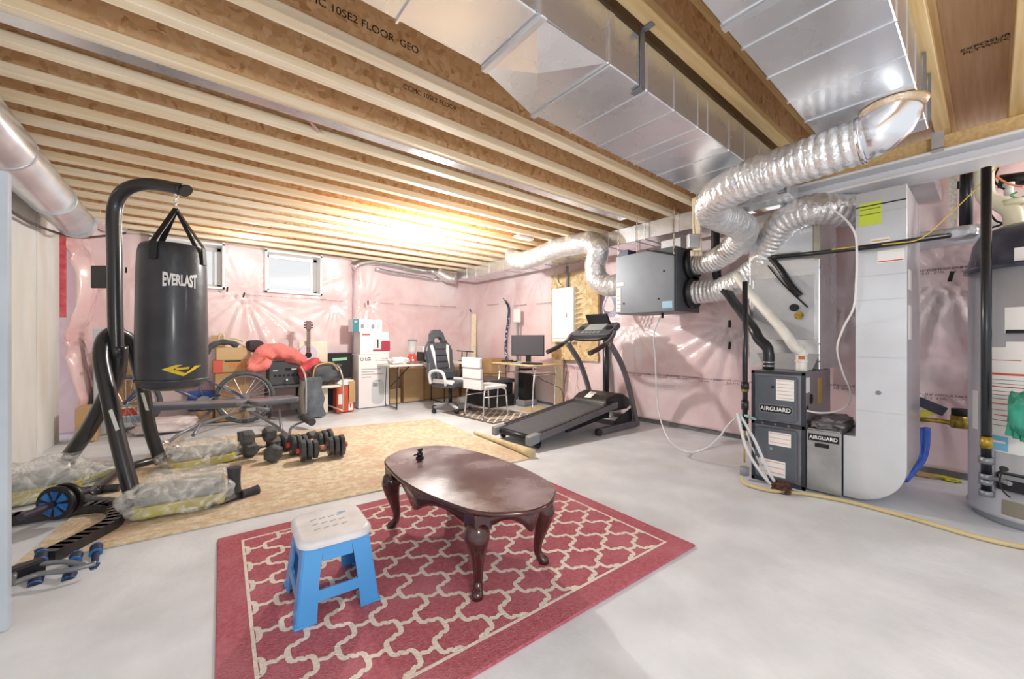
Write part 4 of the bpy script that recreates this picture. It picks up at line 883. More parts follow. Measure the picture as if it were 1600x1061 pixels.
mb = MB(); mb.blob(ony(398, 541, 6.5), (.10, .09, .085), noise=.12, seed=3); tag(mb.build('charcoal_beanie', mat('charcoal_cloth', '#45393f', rough=.8)), 'dark rounded cap resting on the cardboard boxes beside the red jacket', 'hat')
# cardboard boxes
o, xa, xb, za, zb2 = boxY('fruit_carton', 'cardboard fruit carton with red panel and orange lettering, lower of the stack', 'box', 333, 393, 562, 583, 6.45, .34, M_card)
decal(o, 'red_panel', xa, xa + .10, za, zb2, 6.45, mat('faded_red', '#e0695a', rough=.7)); decal(o, 'dark_edge', xa + .12, xb - .12, zb2 - .02, zb2 - .004, 6.45, M_ink)
for i in range(8): decal(o, 'printed_letter', xa + .17 + i * .042, xa + .198 + i * .042, za + .06, za + .125, 6.45, mat('orange_ink', '#dd8a55', rough=.7))
# supporting carton below
mb = MB(); mb.box(xa + .02, xb - .02, 6.47, 6.78, .012, za - .004); tag(mb.build('plain_carton', M_card, bevel=.004), 'plain cardboard carton on the floor beneath the fruit carton', 'box')
o, x2, x3, z2, z3 = boxY('open_carton', 'open cardboard carton with clothes and cables, topmost of the left stack', 'box', 338, 392, 543, 562, 6.46, .32, mat('cardboard_pale', '#d9bb8f', '#ceae80', 3, rough=.8), z0=zb2 + .003)
mb = MB(); a_ = ony(330, 524, 6.76); b_ = ony(352, 545, 6.76); mb.box(a_.x, b_.x, 6.76, 6.765, z3 - .02, a_.z); mb.build('flap', M_card, o)
mb = MB(); mb.tube([ony(321, 553, 6.42), ony(330, 541, 6.42), ony(345, 535, 6.48), ony(360, 536, 6.5), ony(372, 541, 6.5)], .035, 10, 4, rf=lambda s, a: 1 + .2 * math.sin(s * 50)); mb.build('dark_cloth', mat('dark_cloth', '#4b4f55', rough=.8), o)
for P in ([(340, 541), (352, 530), (368, 529), (380, 533)], [(346, 538), (358, 531), (372, 535), (385, 544)], [(341, 531), (344, 521), (350, 524), (349, 533)]): mb = MB(); mb.tube([ony(x, y, 6.52) for x, y in P], .012, 8, 4); mb.build('cable', mat('beige_cable', '#ddd0b4', rough=.6), o)
# left cluster behind front wheel
boxY('tall_panel_box', 'pale blue-grey flat carton standing at the left corner behind the stand', 'box', 146, 165, 514, 620, 6.45, .10, mat('pale_carton', '#c4cdd4', rough=.6), z0=.012)
boxY('left_carton', 'brown carton on the floor in the left corner', 'box', 117, 150, 636, 690, 6.1, .3, M_card, z0=.012)
boxY('brown_carton', 'large brown carton behind the front bicycle wheel', 'box', 178, 232, 556, 600, 6.57, .22, M_card, z0=.30)
o, xa, xb, za, zb2 = boxY('printed_carton', 'carton with red and blue print behind the front wheel, under the brown one', 'box', 176, 232, 600, 650, 6.56, .22, M_boxw, z0=.012, topz=.296)
decal(o, 'red_print', xa + .02, xb - .1, zb2 - .11, zb2 - .02, 6.56, M_red); decal(o, 'blue_print', xa + .02, xb - .05, zb2 - .19, zb2 - .12, 6.56, mat('sky_print', '#9ec5e2', rough=.6))
mb = MB(); c_ = ony(215, 545, 6.66); mb.blob((c_.x, 6.68, c_.z - .02), (.17, .12, .12), noise=.3, seed=22); tag(mb.build('white_bundle', mat('bundle_white', '#e2dede', rough=.7, bump=.3)), 'white plastic bundle on top of the brown carton behind the stand', 'bag')
mb = MB(); c_ = ony(262, 655, 6.2); mb.blob((c_.x, 6.2, .085), (.28, .16, .085), noise=.35, seed=27, flat=True); tag(mb.build('plastic_sack', mat('sack_white', '#e6dcdc', '#d9cccd', 7, rough=.4, coat=.4, bump=.7, bscale=12)), 'crumpled whitish plastic sack on the floor behind the bench', 'bag')
mb = MB(); c_ = ony(314, 655, 6.5); mb.box(c_.x - .12, c_.x + .12, 6.5, 6.7, .012, .17); tag(mb.build('low_carton', M_card, bevel=.004), 'low brown carton on the floor between the bicycle wheels', 'box')
mb = MB(); c_ = ony(318, 612, 6.5); mb.box(c_.x - .16, c_.x + .12, 6.52, 6.68, .178, .42); 
tag(mb.build('blue_crate', mat('cobalt_plastic', '#2b55b8', rough=.4), bevel=.008), 'cobalt blue plastic crate glimpsed through the bicycle frame', 'crate')

# ------------------------------------------------------------------ bicycle
bf = pd(197, 632, 4.62); br = pd(383, 620, 5.12); RW = .335
bf.z = RW + .012; br.z = RW + .012
bk = thing('bicycle', 'dark blue bicycle parked along the back wall behind the bench', 'bicycle', ((bf.x + br.x) / 2, (bf.y + br.y) / 2, .012))
e1 = (br - bf); WB = e1.length; e1.normalize(); e3 = Vector((0, 0, 1)); e2_ = e1.cross(e3)
def bp(s_, z_, o_=0.0): return bf + e1 * s_ + e3 * (z_ - RW) + e2_ * o_
M_tyre = mat('tyre_rubber', '#64676c', '#55585d', 30, rough=.7, bump=.5, bscale=90); M_bkb = mat('bike_blue', '#46557e', '#6d7690', 5, rough=.3, metal=.4, coat=.5); M_alu = mat('brushed_alloy', '#b9bec6', rough=.3, metal=.8)
for s_ in (0, WB):
    circ = lambda r_, n=40: [bp(s_ + r_ * math.cos(2 * PI * k / n), RW + r_ * math.sin(2 * PI * k / n)) for k in range(n)]
    mb = MB(); mb.tube(circ(RW - .024, 48), .025, 10, 1, closed=True, rf=lambda s, a: 1 + .05 * math.sin(s * 300)); ty_ = mb.build('tyre', M_tyre, bk)
    mb = MB(); mb.tube(circ(RW - .055), .010, 8, 1, closed=True); mb.build('rim', M_alu, ty_)
    for k in range(28):
        a0 = 2 * PI * k / 28; off = .028 * (1 if k % 2 else -1); a1 = a0 + (.5 if k % 4 < 2 else -.5)
        mb = MB(); mb.cyl(bp(s_ + .02 * math.cos(a1), RW + .02 * math.sin(a1), off), bp(s_ + (RW - .06) * math.cos(a0), RW + (RW - .06) * math.sin(a0)), .0034, seg=5); mb.build('spoke', M_chrome, ty_)
    mb = MB(); mb.cyl(bp(s_, RW, -.04), bp(s_, RW, .04), .028); mb.build('hub', M_alu, ty_)
    if s_: mb = MB(); mb.cyl(bp(s_, RW, .02), bp(s_, RW, .034), .055, seg=24); mb.build('sprocket', M_alu, ty_)
BB = bp(WB - .42, .30); ST = bp(WB - .53, .70); HT = bp(.22, .78); HB = bp(.19, .64)
def fr(pts, r_, nm='frame_tube', m=None): mb = MB(); mb.tube(pts, r_, 14, 4); mb.build(nm, m or M_bkb, bk)
fr([BB, ST], .017); fr([BB, HB], .022); fr([ST, HT], .018); fr([HB - e3 * .03, HT + e3 * .04], .023, 'head_tube')
for o_ in (-.055, .055):
    fr([BB + e2_ * o_ * .5, bp(WB, RW, o_)], .010, 'chain_stay'); fr([ST - e3 * .05, bp(WB, RW, o_)], .009, 'seat_stay'); fr([HB, bp(.15, .56, o_), bp(0, RW, o_)], .014, 'fork_leg')
fr([ST, bp(WB - .56, .82)], .013, 'seat_post', M_alu)
mb = MB(); P = [bp(WB - .74, .835), bp(WB - .62, .84), bp(WB - .50, .85), bp(WB - .46, .86)]; mb.tube(P, lambda t: .018 + .05 * t ** 1.5, 14, 4, rf=lambda s, a: 1 - .35 * abs(math.cos(a))); mb.build('saddle', mat('saddle_grey', '#9a9ca2', rough=.35, coat=.4), bk)
fr([HT, bp(.25, .94)], .014, 'stem', M_alu); fr([bp(.28, .96, -.30), bp(.25, .95, -.1), bp(.25, .94, 0), bp(.25, .95, .1), bp(.28, .96, .30)], .012, 'handlebar', M_black)
for s_ in (-1, 1): fr([bp(.28, .96, s_ * .28), bp(.29, .96, s_ * .19)], .018, 'grip', M_foam)
mb = MB(); mb.cyl(BB + e2_ * -.05 * -1, BB + e2_ * .056, .085, seg=30); mb.build('chainring', M_alu, bk)
for s_, a0 in ((1, .6), (-1, .6 + PI)):
    q = BB + e2_ * s_ * .07; t_ = q + e1 * .16 * math.cos(a0) + e3 * .16 * math.sin(a0); fr([q, t_], .010, 'crank', M_alu); mb = MB(); mb.box(-.045, .045, -.03, .03, -.01, .01, T(*(t_ + e2_ * s_ * .045))); mb.build('pedal', M_blackp, bk)

# ------------------------------------------------------------------ folding table and what stands on it
M_tt = mat('table_laminate', '#e9e6df', '#d9d4ca', 4, rough=.45)
ft = thing('folding_table', 'folding table with pale top and thin black legs by the back wall', 'table', (3.0, 6.1, 0))
TZ2 = .712; xa = ony(607, 570, 5.85).x
mb = MB(); mb.box(xa, xa + 1.42, 5.80, 6.40, TZ2 - .035, TZ2); mb.build('tabletop', M_tt, ft, bevel=.008)
for x_ in (xa + .16, xa + 1.0):
    for y_ in (5.87, 6.33): mb = MB(); mb.tube([(x_, y_, TZ2 - .04), (x_ - .02, y_, .30), (x_ - .02, y_, .012)], .012, 10, 3); mb.build('leg', M_black, ft)
    mb = MB(); mb.tube([(x_ - .02, 5.87, .03), (x_ - .02, 6.33, .03)], .010, 8, 0); mb.build('foot_bar', M_black, ft)
    mb = MB(); mb.tube([(x_ - .02, 6.1, .35), (x_ + (.3 if x_ < 3 else -.3), 6.1, TZ2 - .05)], .009, 8, 0); mb.build('brace', M_black, ft)
ms = lambda px, Y: ony(px, 560, Y).x
bl_ = thing('blender', 'red blender with a clear jug on the folding table', 'blender', (ms(644, 6.05), 6.05, TZ2 + .001)); x_ = ms(644, 6.05)
mb = MB(); mb.lathe([(.085, TZ2 + .001), (.088, TZ2 + .03), (.075, TZ2 + .10), (.055, TZ2 + .15)], (x_, 6.05, 0), 20); mb.build('base', mat('kitchen_red', '#e0463c', rough=.3, coat=.5), bl_)
mb = MB(); mb.lathe([(.05, TZ2 + .152), (.06, TZ2 + .20), (.075, TZ2 + .36), (.073, TZ2 + .36), (.058, TZ2 + .20), (.045, TZ2 + .16)], (x_, 6.05, 0), 20); mb.build('jug', mat('clear_jug', '#eef3f5', rough=.08, alpha=.35), bl_)
mb = MB(); mb.lathe([(.077, TZ2 + .361), (.075, TZ2 + .385), (.02, TZ2 + .39)], (x_, 6.05, 0), 20); mb.build('lid', M_grey, bl_)
mb = MB(); mb.lathe([(.02, 0), (.022, .012), (0, .013)], (0, 0, 0), 14, M=T(x_ - .03, 6.05 - .088, TZ2 + .05) @ RX(PI / 2)); mb.build('dial', M_inkw, bl_)
mb = MB(); mb.blob((ms(622, 6.0), 6.0, TZ2 + .045), (.16, .12, .055), noise=.35, seed=31, flat=True); tag(mb.build('white_cloth', mat('cloth_white', '#e9e8ea', rough=.7, bump=.3)), 'crumpled white cloth on the left end of the folding table', 'cloth')
tv = thing('small_appliance', 'silver and black toaster oven with white top on the folding table', 'appliance', (ms(668, 6.2), 6.2, TZ2 + .001)); x_ = ms(668, 6.15)
mb = MB(); mb.box(x_ - .10, x_ + .16, 6.12, 6.36, TZ2 + .001, TZ2 + .17); mb.build('body', M_blackp, tv, bevel=.01)
mb = MB(); mb.box(x_ - .10, x_ + .16, 6.12, 6.36, TZ2 + .172, TZ2 + .27); mb.build('white_top', M_white, tv, bevel=.01)
mb = MB(); mb.box(x_ - .07, x_ + .07, 6.112, 6.119, TZ2 + .05, TZ2 + .14); mb.build('glass_front', M_chrome, tv); mb = MB(); mb.cyl((x_ - .08, 6.10, TZ2 + .155), (x_ + .08, 6.10, TZ2 + .155), .006); mb.build('handle', M_chrome, tv)
mb = MB(); mb.blob((ms(648, 5.9), 5.9, TZ2 + .016), (.14, .06, .018), noise=.5, seed=35, flat=True); tag(mb.build('utensil_pile', mat('dark_clutter', '#6b5b55', '#9a8d84', 30, rough=.6)), 'small dark utensils scattered in front of the blender', 'utensils')
# boxes beneath
boxY('under_table_carton', 'tall brown carton under the folding table, right of its leg', 'box', 631, 662, 575, 634, 6.45, .2, M_card, z0=.012)
boxY('under_table_carton', 'wide brown carton under the folding table behind the gaming chair', 'box', 663, 745, 572, 632, 6.50, .2, mat('cardboard_dark', '#b8966b', '#ab8a60', 3, rough=.8), z0=.012)
boxY('under_table_carton', 'narrow opened carton under the table beside the tall white carton', 'box', 609, 623, 575, 608, 6.45, .2, mat('cardboard_brown', '#a8845c', rough=.8), z0=.27)
boxY('under_table_carton', 'low pale carton on the floor by the tall white carton', 'box', 609, 626, 608, 635, 6.43, .24, MATS['cardboard_pale'], z0=.012, topz=.266)
boxY('corner_carton', 'pale brown carton at the corner behind the white chair', 'box', 768, 790, 560, 600, 5.78, .3, M_card, z0=.47)
boxY('corner_cube', 'low carton supporting the pale brown one in the corner', 'box', 769, 790, 600, 625, 5.79, .28, M_card, z0=.012, topz=.466)
ts = thing('metal_clip_stand', 'thin dark metal rack projecting behind the gaming chair', 'rack', ony(726, 560, 6.3))
for P in ([(714, 548), (740, 550)], [(722, 550), (722, 572)], [(730, 550), (728, 572)]): mb = MB(); mb.cyl(ony(*P[0], 6.36), ony(*P[1], 6.36) if P[0][0] == 714 else Vector((ony(*P[1], 6.36).x, 6.36, TZ2 + .003)), .010, seg=8); mb.build('rod', M_black, ts)

# ------------------------------------------------------------------ gaming chair
M_lea = mat('black_leather', '#3d424a', '#4a4f57', 3, rough=.35, coat=.3); M_leaw = mat('white_leather', '#e6e7ea', rough=.4, coat=.3)
gc = thing('gaming_chair', 'black and white racing-style gaming chair before the folding table', 'chair', (3.12, 5.30, 0), math.radians(14))
def L(*a, **k): k['world'] = False; return a, k
back = [(-.27, .0), (-.30, .12), (-.25, .30), (-.28, .48), (-.26, .56), (-.16, .66), (-.13, .76), (-.07, .82), (.07, .82), (.13, .76), (.16, .66), (.26, .56), (.28, .48), (.25, .30), (.30, .12), (.27, .0)]
Mb_ = T(0, .20, .44) @ RX(math.radians(-12)) @ RX(PI / 2)
def bar_ring(outer, inner): pass
mb = MB(); hole = [(-.085, .62), (-.06, .68), (.06, .68), (.085, .62)]
# back split in a lower and an upper piece around the neck opening
lowp = [(-.27, 0), (-.30, .12), (-.25, .30), (-.28, .48), (-.25, .56), (-.20, .615), (.20, .615), (.25, .56), (.28, .48), (.25, .30), (.30, .12), (.27, 0)]
mb.prism(lowp, .08, Mb_); mb.build('backrest', M_lea, gc, world=False, bevel=.025, bseg=3)
upp = [(-.20, .612), (-.15, .67), (-.13, .76), (-.07, .82), (.07, .82), (.13, .76), (.15, .67), (.20, .612), (.085, .612), (.085, .655), (.05, .69), (-.05, .69), (-.085, .655), (-.085, .612)]
mb = MB(); mb.prism(upp, .08, Mb_); mb.build('headrest', M_lea, gc, world=False, bevel=.012)
for s_ in (-1, 1): mb = MB(); mb.prism([(s_ * .14, .18), (s_ * .20, .56), (s_ * .15, .58), (s_ * .12, .46)], .012, Mb_ @ T(0, 0, .078)); mb.build('white_stripe', M_leaw, gc, world=False, bevel=.004)
for k in range(4): mb = MB(); mb.box(-.11, .11, .20 + k * .10, .285 + k * .10, .07, .098, Mb_); mb.build('back_cushion', M_lea, gc, world=False, bevel=.012)
mb = MB(); mb.box(-.17, .17, .02, .16, .07, .13, Mb_); mb.build('lumbar_cushion', M_lea, gc, world=False, bevel=.03, bseg=3)
mb = MB(); mb.prism(rrect(.50, .50, .08), .09, T(0, -.05, .38)); mb.build('seat', M_lea, gc, world=False, bevel=.03, bseg=3)
for s_ in (-1, 1):
    mb = MB(); mb.box(s_ * .21 - .04, s_ * .21 + .04, -.28, .16, .43, .50); mb.build('side_bolster', M_leaw, gc, world=False, bevel=.025, bseg=3)
    mb = MB(); mb.tube([(s_ * .29, .12, .44), (s_ * .33, .10, .58), (s_ * .33, .0, .64), (s_ * .32, -.16, .62), (s_ * .30, -.20, .50), (s_ * .27, -.18, .43)], .022, 12, 4); mb.build('armrest', M_leaw if s_ < 0 else M_lea, gc, world=False)
mb = MB(); mb.cyl((0, 0, .10), (0, 0, .38), .028); mb.build('gas_column', M_blackp, gc, world=False)
for k in range(5):
    a0 = 2 * PI * k / 5 + .5; d_ = Vector((math.cos(a0), math.sin(a0), 0))
    mb = MB(); mb.bar(Vector((0, 0, .115)), d_ * .30 + Vector((0, 0, .085)), .045, .028); mb.build('base_spoke', M_leaw if k % 2 else M_grey, gc, world=False, bevel=.006)
    mb = MB(); q = d_ * .30 + Vector((0, 0, .034)); w_ = Vector((-d_.y, d_.x, 0)); mb.cyl(q - w_ * .025, q + w_ * .025, .030); mb.build('caster', M_blackp, gc, world=False, bevel=.004)
# ------------------------------------------------------------------ white chair
wc_ = thing('white_chair', 'white leatherette dining chair with chrome legs beside the desk', 'chair', (3.33, 4.64, 0), math.radians(4))
mb = MB(); mb.box(-.20, .22, -.21, .21, .40, .455); mb.build('seat', M_leaw, wc_, world=False, bevel=.022, bseg=3)
for k in range(3): mb = MB(); mb.box(-.255, -.20, -.205, .205, .0, .148, T(-.015 - k * .012, 0, .40 + k * .150)); mb.build('back_panel', M_leaw, wc_, world=False, bevel=.016, bseg=3)
for sx in (-1, 1):
    for sy in (-1, 1):
        mb = MB(); mb.tube([(sx * .15, sy * .17, .40), (sx * .19, sy * .19, .385), (sx * .205, sy * .20, .33), (sx * .23, sy * .21, .003)], .012, 12, 4); mb.build('leg', M_chrome, wc_, world=False)
    mb = MB(); mb.cyl((-.2, sx * .205, .30), (.2, sx * .205, .30), .008, seg=10); mb.build('stretcher', M_chrome, wc_, world=False)
# ------------------------------------------------------------------ desk with monitor
dk = thing('computer_desk', 'small desk with pale top and silver zigzag legs at the right wall', 'desk', (4.2, 4.75, 0))
DZ = .725; pA = onz(795, 569, DZ); 
mb = MB(); mb.box(3.86, 4.47, 4.22, 5.22, DZ - .022, DZ); mb.build('desktop', mat('desk_top', '#e3cfa5', '#d6bd8c', 3, (1, 5, 1), rough=.4), dk, bevel=.008)
mb = MB(); mb.box(3.95, 4.40, 4.35, 5.10, DZ - .14, DZ - .125); mb.build('keyboard_shelf', M_chrome, dk, bevel=.003)
for y_ in (4.30, 5.14):
    for x_ in (3.93, 4.38): mb = MB(); mb.tube([(x_, y_, DZ - .02), (x_ + .03, y_, DZ - .14), (x_ + .01, y_ - .02, DZ - .20), (x_ - .05, y_ - .06, .35), (x_ - .10, y_ - .10, .08), (x_ - .10, y_ - .10, .004)], .013, 12, 3); mb.build('leg', M_chrome, dk)
    mb = MB(); mb.cyl((3.93, y_, DZ - .16), (4.40, y_, DZ - .16), .010, seg=10); mb.build('rail', M_chrome, dk)
mn = thing('monitor', 'black widescreen monitor on the small desk', 'monitor', (4.22, 4.83, DZ + .001))
a_ = pd(799, 524, 6.1); b_ = pd(850, 556, 5.95); c_ = pd(799, 556, 6.1)
ex = (b_ - c_); ex.z = 0; wM = ex.length; ex.normalize(); ez = Vector((0, 0, 1)); Mm = frame((a_ + b_) / 2, ex, ez)
hM = a_.z - c_.z
mb = MB(); mb.box(-wM / 2, wM / 2, -hM / 2, hM / 2, -.035, -.002, Mm); mb.build('screen_case', M_blackp, mn, bevel=.004)
mb = MB(); mb.box(-wM / 2 + .008, wM / 2 - .008, -hM / 2 + .014, hM / 2 - .008, -.002, .0, Mm); mb.build('screen', mat('screen_off', '#54535a', rough=.25), mn)
q = Mm @ Vector((.03, 0, 0)); mb = MB(); mb.box(-.03, .05, -hM / 2 - .09, -hM / 2 + .02, -.03, -.012, Mm); mb.build('stand_neck', M_blackp, mn); mb = MB(); mb.box(-.10, .13, -.09, .09, DZ + .001, DZ + .012, T(q.x, q.y, 0)); mb.build('stand_foot', M_blackp, mn, bevel=.004)
mb = MB(); mb.tube([(3.95, 5.08, DZ + .02), (4.0, 5.0, DZ + .03), (4.05, 5.06, DZ + .02), (4.1, 4.97, DZ + .035), (4.02, 4.93, DZ + .02), (4.12, 4.88, DZ + .02)], .012, 8, 5); tag(mb.build('headset', M_blackp), 'dark tangled headset on the left end of the small desk', 'headset')
kb = thing('keyboard', 'black keyboard on the right end of the small desk', 'keyboard', (4.05, 4.40, DZ + .001)); mb = MB(); mb.box(3.96, 4.10, 4.26, 4.58, DZ + .001, DZ + .018); mb.build('case', M_blackp, kb, bevel=.004)
for k in range(5): mb = MB(); mb.box(3.968 + k * .026, 3.990 + k * .026, 4.27, 4.57, DZ + .018, DZ + .023); mb.build('key_row', M_foam, kb, bevel=.002)
mb = MB(); mb.box(3.94, 4.06, 4.60, 4.72, DZ + .001, DZ + .012); tag(mb.build('blue_notebook', mat('notebook_blue', '#8fb4dc', rough=.6), bevel=.002), 'light blue notebook beside the keyboard on the small desk', 'notebook')
pc = thing('computer_tower', 'slim black computer tower standing under the small desk', 'computer', (4.42, 4.9, 0)); mb = MB(); mb.box(4.26, 4.50, 4.86, 5.02, .02, .62); mb.build('case', M_blackp, pc, bevel=.008)
mb = MB(); mb.box(4.25, 4.26, 4.87, 5.01, .15, .60); mb.build('front_panel', M_black, pc); mb = MB(); mb.box(4.22, 4.52, 4.83, 5.05, .003, .10); mb.build('base_stand', M_grey, pc, bevel=.02)
wp = thing('waste_chute', 'pale cylinder standing under the desk near its left legs', 'pipe', (4.46, 5.25, 0)); mb = MB(); mb.cyl((4.46, 5.28, .003), (4.46, 5.28, .70), .055, seg=20); mb.build('tube', M_pvcw, wp); mb = MB(); mb.cyl((4.46, 5.28, .66), (4.46, 5.28, .705), .065, seg=20); mb.build('collar', M_pvcw, wp)
for i, P in enumerate(([(825, 565, 4.3), (842, 590, 4.3), (862, 600, 4.35), (878, 610, 4.4), (880, 632, 4.4)], [(880, 560, 4.35), (886, 575, 4.4), (882, 600, 4.4), (881, 628, 4.4)])):
    mb = MB(); mb.tube([onx(*q) for q in P], .005, 6, 5); tag(mb.build('desk_cable', M_ink), ['dark cable sagging below the small desk', 'cable dropping from the right end of the small desk'][i], 'cable')
mb = MB(); mb.tube([onx(889, 590, 4.45), onx(893, 602, 4.45), onx(886, 615, 4.45), onx(882, 632, 4.4)], .006, 6, 5); tag(mb.build('white_wire', M_cable), 'white cable on the wall right of the small desk', 'cable')
# trunk
tk = thing('black_storage_trunk', 'black two-tier storage trunk between the white chair and the desk', 'trunk', (3.95, 5.4, 0))
mb = MB(); mb.box(3.70, 4.20, 5.05, 5.78, .004, .20); mb.build('lower_case', M_blackp, tk, bevel=.015); mb = MB(); mb.box(3.74, 4.20, 5.09, 5.74, .20, .38); mb.build('upper_case', M_blackp, tk, bevel=.012); mb = MB(); mb.box(3.70, 4.22, 5.06, 5.77, .385, .45); mb.build('lid', mat('trunk_lid', '#4b4e54', rough=.35), tk, bevel=.015)
tb = thing('maroon_side_table', 'dark maroon side table in the corner behind the trunk', 'table', (4.3, 6.0, 0))
mb = MB(); mb.box(4.0, 4.5, 6.10, 6.5, .66, .70); mb.build('top', mat('maroon_wood', '#5c2f33', rough=.4), tb, bevel=.004)
for x_ in (4.02, 4.46):
    for y_ in (6.12, 6.46): mb = MB(); mb.box(x_, x_ + .03, y_, y_ + .03, .003, .66); mb.build('leg', MATS['maroon_wood'], tb)
mb = MB(); mb.box(4.10, 4.42, 6.14, 6.4, .35, .655); mb.build('drawer_unit', MATS['maroon_wood'], tb)
# lattice mat and small beige mat
lm = thing('lattice_mat', 'dark mat with a pale diagonal lattice under the white chair', 'rug', (3.6, 4.7, 0))
P = [onz(x, y) for x, y in ((668, 648), (742, 632), (826, 649), (772, 671))]
P = [(2.95, 5.25), (3.55, 5.30), (3.95, 4.2), (3.05, 4.10)]
slab(P, 0, .006).build('pile', mat('brown_mat', '#6b625c', '#5a524d', 12, rough=.95), lm)
mb = MB(); ce = Vector((3.5, 4.55, 0)); q = 0
for k in range(-6, 7):
    for sg in (1, -1):
        d_ = Vector((math.cos(sg * .75), math.sin(sg * .75), 0)); nn = Vector((-d_.y, d_.x, 0)); c0 = Vector((3.42, 4.45, 0)) + Vector((0, k * .13, 0))
        pts_ = [c0 + d_ * t for t in np.linspace(-.6, .6, 41)]
        ins_ = [p for p in pts_ if 3.05 + (p.y - 4.1) * .0 < p.x < 3.93 - (p.y - 4.2) * .36 and 4.14 < p.y < 5.0]
        if len(ins_) > 2: q += 1; a_, b_ = ins_[0], ins_[-1]; z_ = .0065 + .0002 * (q % 2); mb.add([Vector((p.x, p.y, z_)) for p in (a_ + nn * .012, b_ + nn * .012, b_ - nn * .012, a_ - nn * .012)], [(3, 2, 1, 0) if True else ()])
lt = mb.build('lattice_stripe', mat('mat_cream', '#ddd2c4', rough=.95), lm, solid=.001); lt['kind'] = 'stuff'
mb = MB(); mb.box(3.97, 4.5, 4.0, 4.75, .001, .007); tag(mb.build('straw_mat', mat('straw', '#dcc79c', '#cdb486', 30, rough=.9), bevel=.002), 'small straw-coloured mat under the desk legs', 'rug')
mb = MB(); mb.add([onz(607, 640, .003), onz(650, 640, .003), onz(665, 634, .003), onz(640, 633, .003)], [(0, 1, 2, 3)]); 
# wall fittings on the right wall
pn = thing('electrical_panel', 'white electrical breaker panel on the strand-board', 'electrical panel', (4.50, 4.2, 1.07))
mb = MB(); mb.box(4.475, 4.553, 3.99, 4.44, 1.06, 1.90); mb.build('enclosure', M_white, pn, bevel=.006); mb = MB(); mb.box(4.462, 4.475, 4.09, 4.41, 1.12, 1.84); dr = mb.build('door', M_white, pn, bevel=.004); mb = MB(); mb.box(4.456, 4.462, 4.11, 4.13, 1.44, 1.50); mb.build('latch', M_grey, dr)
mb = MB(); mb.cyl((4.52, 4.16, 1.905), (4.52, 4.16, 2.235), .022); mb.build('conduit', M_grey, pn)
for i, (px, py) in enumerate([(873, 440), (878, 445), (890, 445), (896, 438), (905, 442)]):
    pass
M_cr = mat('cable_cream', '#e4d9bd', rough=.5)
for k in range(7):
    z_ = 1.78 - k * .075; mb = MB(); mb.tube([(4.50, 3.985, z_), (4.50, 3.94, z_ + .015), (4.52, 3.88, z_ + .02), (4.545, 3.80, z_ - .01)], .007, 6, 4); mb.build('cable_loop', M_cr, pn)
    mb = MB(); mb.tube([(4.50, 4.445, z_), (4.50, 4.47, z_ - .01), (4.545, 4.50, z_ - .02)], .007, 6, 3); mb.build('cable_loop', M_cr, pn)
for i in range(3): mb = MB(); mb.tube([(4.53, 4.34 - i * .03, 1.93), (4.52, 4.38 + i * .02, 2.08), (4.50, 4.34 + i * .04, 2.22)], .009, 6, 4); mb.build('feed_cable', M_cr, pn)
bo_ = thing('telecom_box', 'small white wall box on a grey conduit above the monitor', 'wall box', (4.52, 4.9, 1.4)); v = onx(808, 494, 4.50)
mb = MB(); mb.box(4.47, 4.53, v.y - .085, v.y + .085, v.z - .12, v.z + .13); mb.build('box', M_white, bo_, bevel=.03, bseg=3); mb = MB(); mb.cyl((4.51, v.y, .72), (4.51, v.y, v.z - .12), .022); mb.build('conduit', M_grey, bo_)
cb = thing('cable_bundle', 'dark blue cable bundle hanging down the wall left of the monitor', 'cable', tuple(onx(792, 520, 4.55)))
mb = MB(); mb.tube([onx(790, 470, 4.58), onx(795, 482, 4.58), onx(794, 500, 4.58), onx(791, 525, 4.58), onx(790, 545, 4.56), onx(791, 562, 4.52), onx(791, 575, 4.5)], .022, 12, 5); mb.build('bundle', mat('navy_cable', '#343a66', '#e6e6ee', 22, rough=.5, lo=.55, hi=.6), cb)
mb = MB(); mb.tube([onx(786, 466, 4.5), onx(789, 470, 4.5), onx(793, 478, 4.5)], .007, 8, 3); mb.build('loose_end', M_ink, cb)
# ------------------------------------------------------------------ treadmill (runs along X, rear to the left)
M_tg = mat('treadmill_grey', '#77747a', '#6b686e', 4, rough=.4, metal=.3); M_belt = mat('treadmill_belt', '#55585f', '#4b4e55', 30, rough=.6)
tm = thing('treadmill', 'grey folding treadmill with console facing the room by the right wall', 'treadmill', (3.5, 3.18, 0))
YR, YLt = 2.87, 3.50
def deckz(x): return .10 + (x - 2.62) * .145
sl_ = math.atan(.145)
def along(x0, x1, y0, y1, dz0, dz1):
    mb = MB(); vs = [(x, y, deckz(x) + z) for x in (x0, x1) for y in (y0, y1) for z in (dz0, dz1)]
    return mb.add(vs, [(0, 1, 3, 2), (4, 6, 7, 5), (0, 4, 5, 1), (2, 3, 7, 6), (0, 2, 6, 4), (1, 5, 7, 3)])
along(2.68, 3.95, YR + .07, YLt - .07, .0, .022).build('running_belt', M_belt, tm)
for y_ in (YR, YLt - .07): along(2.62, 4.02, y_, y_ + .07, -.035, .035).build('side_rail', M_tg, tm, bevel=.006); along(2.75, 3.9, y_ + .012, y_ + .058, .0352, .042).build('foot_rail', M_blackp, tm, bevel=.002)
for y_ in (YR - .005, YLt - .075): along(2.585, 2.72, y_, y_ + .08, -.05, .045).build('end_cap', M_grey, tm, bevel=.012)
mb = MB(); mb.cyl((2.66, YR + .07, deckz(2.66) - .01), (2.66, YLt - .07, deckz(2.66) - .01), .03); mb.build('rear_roller', M_blackp, tm)
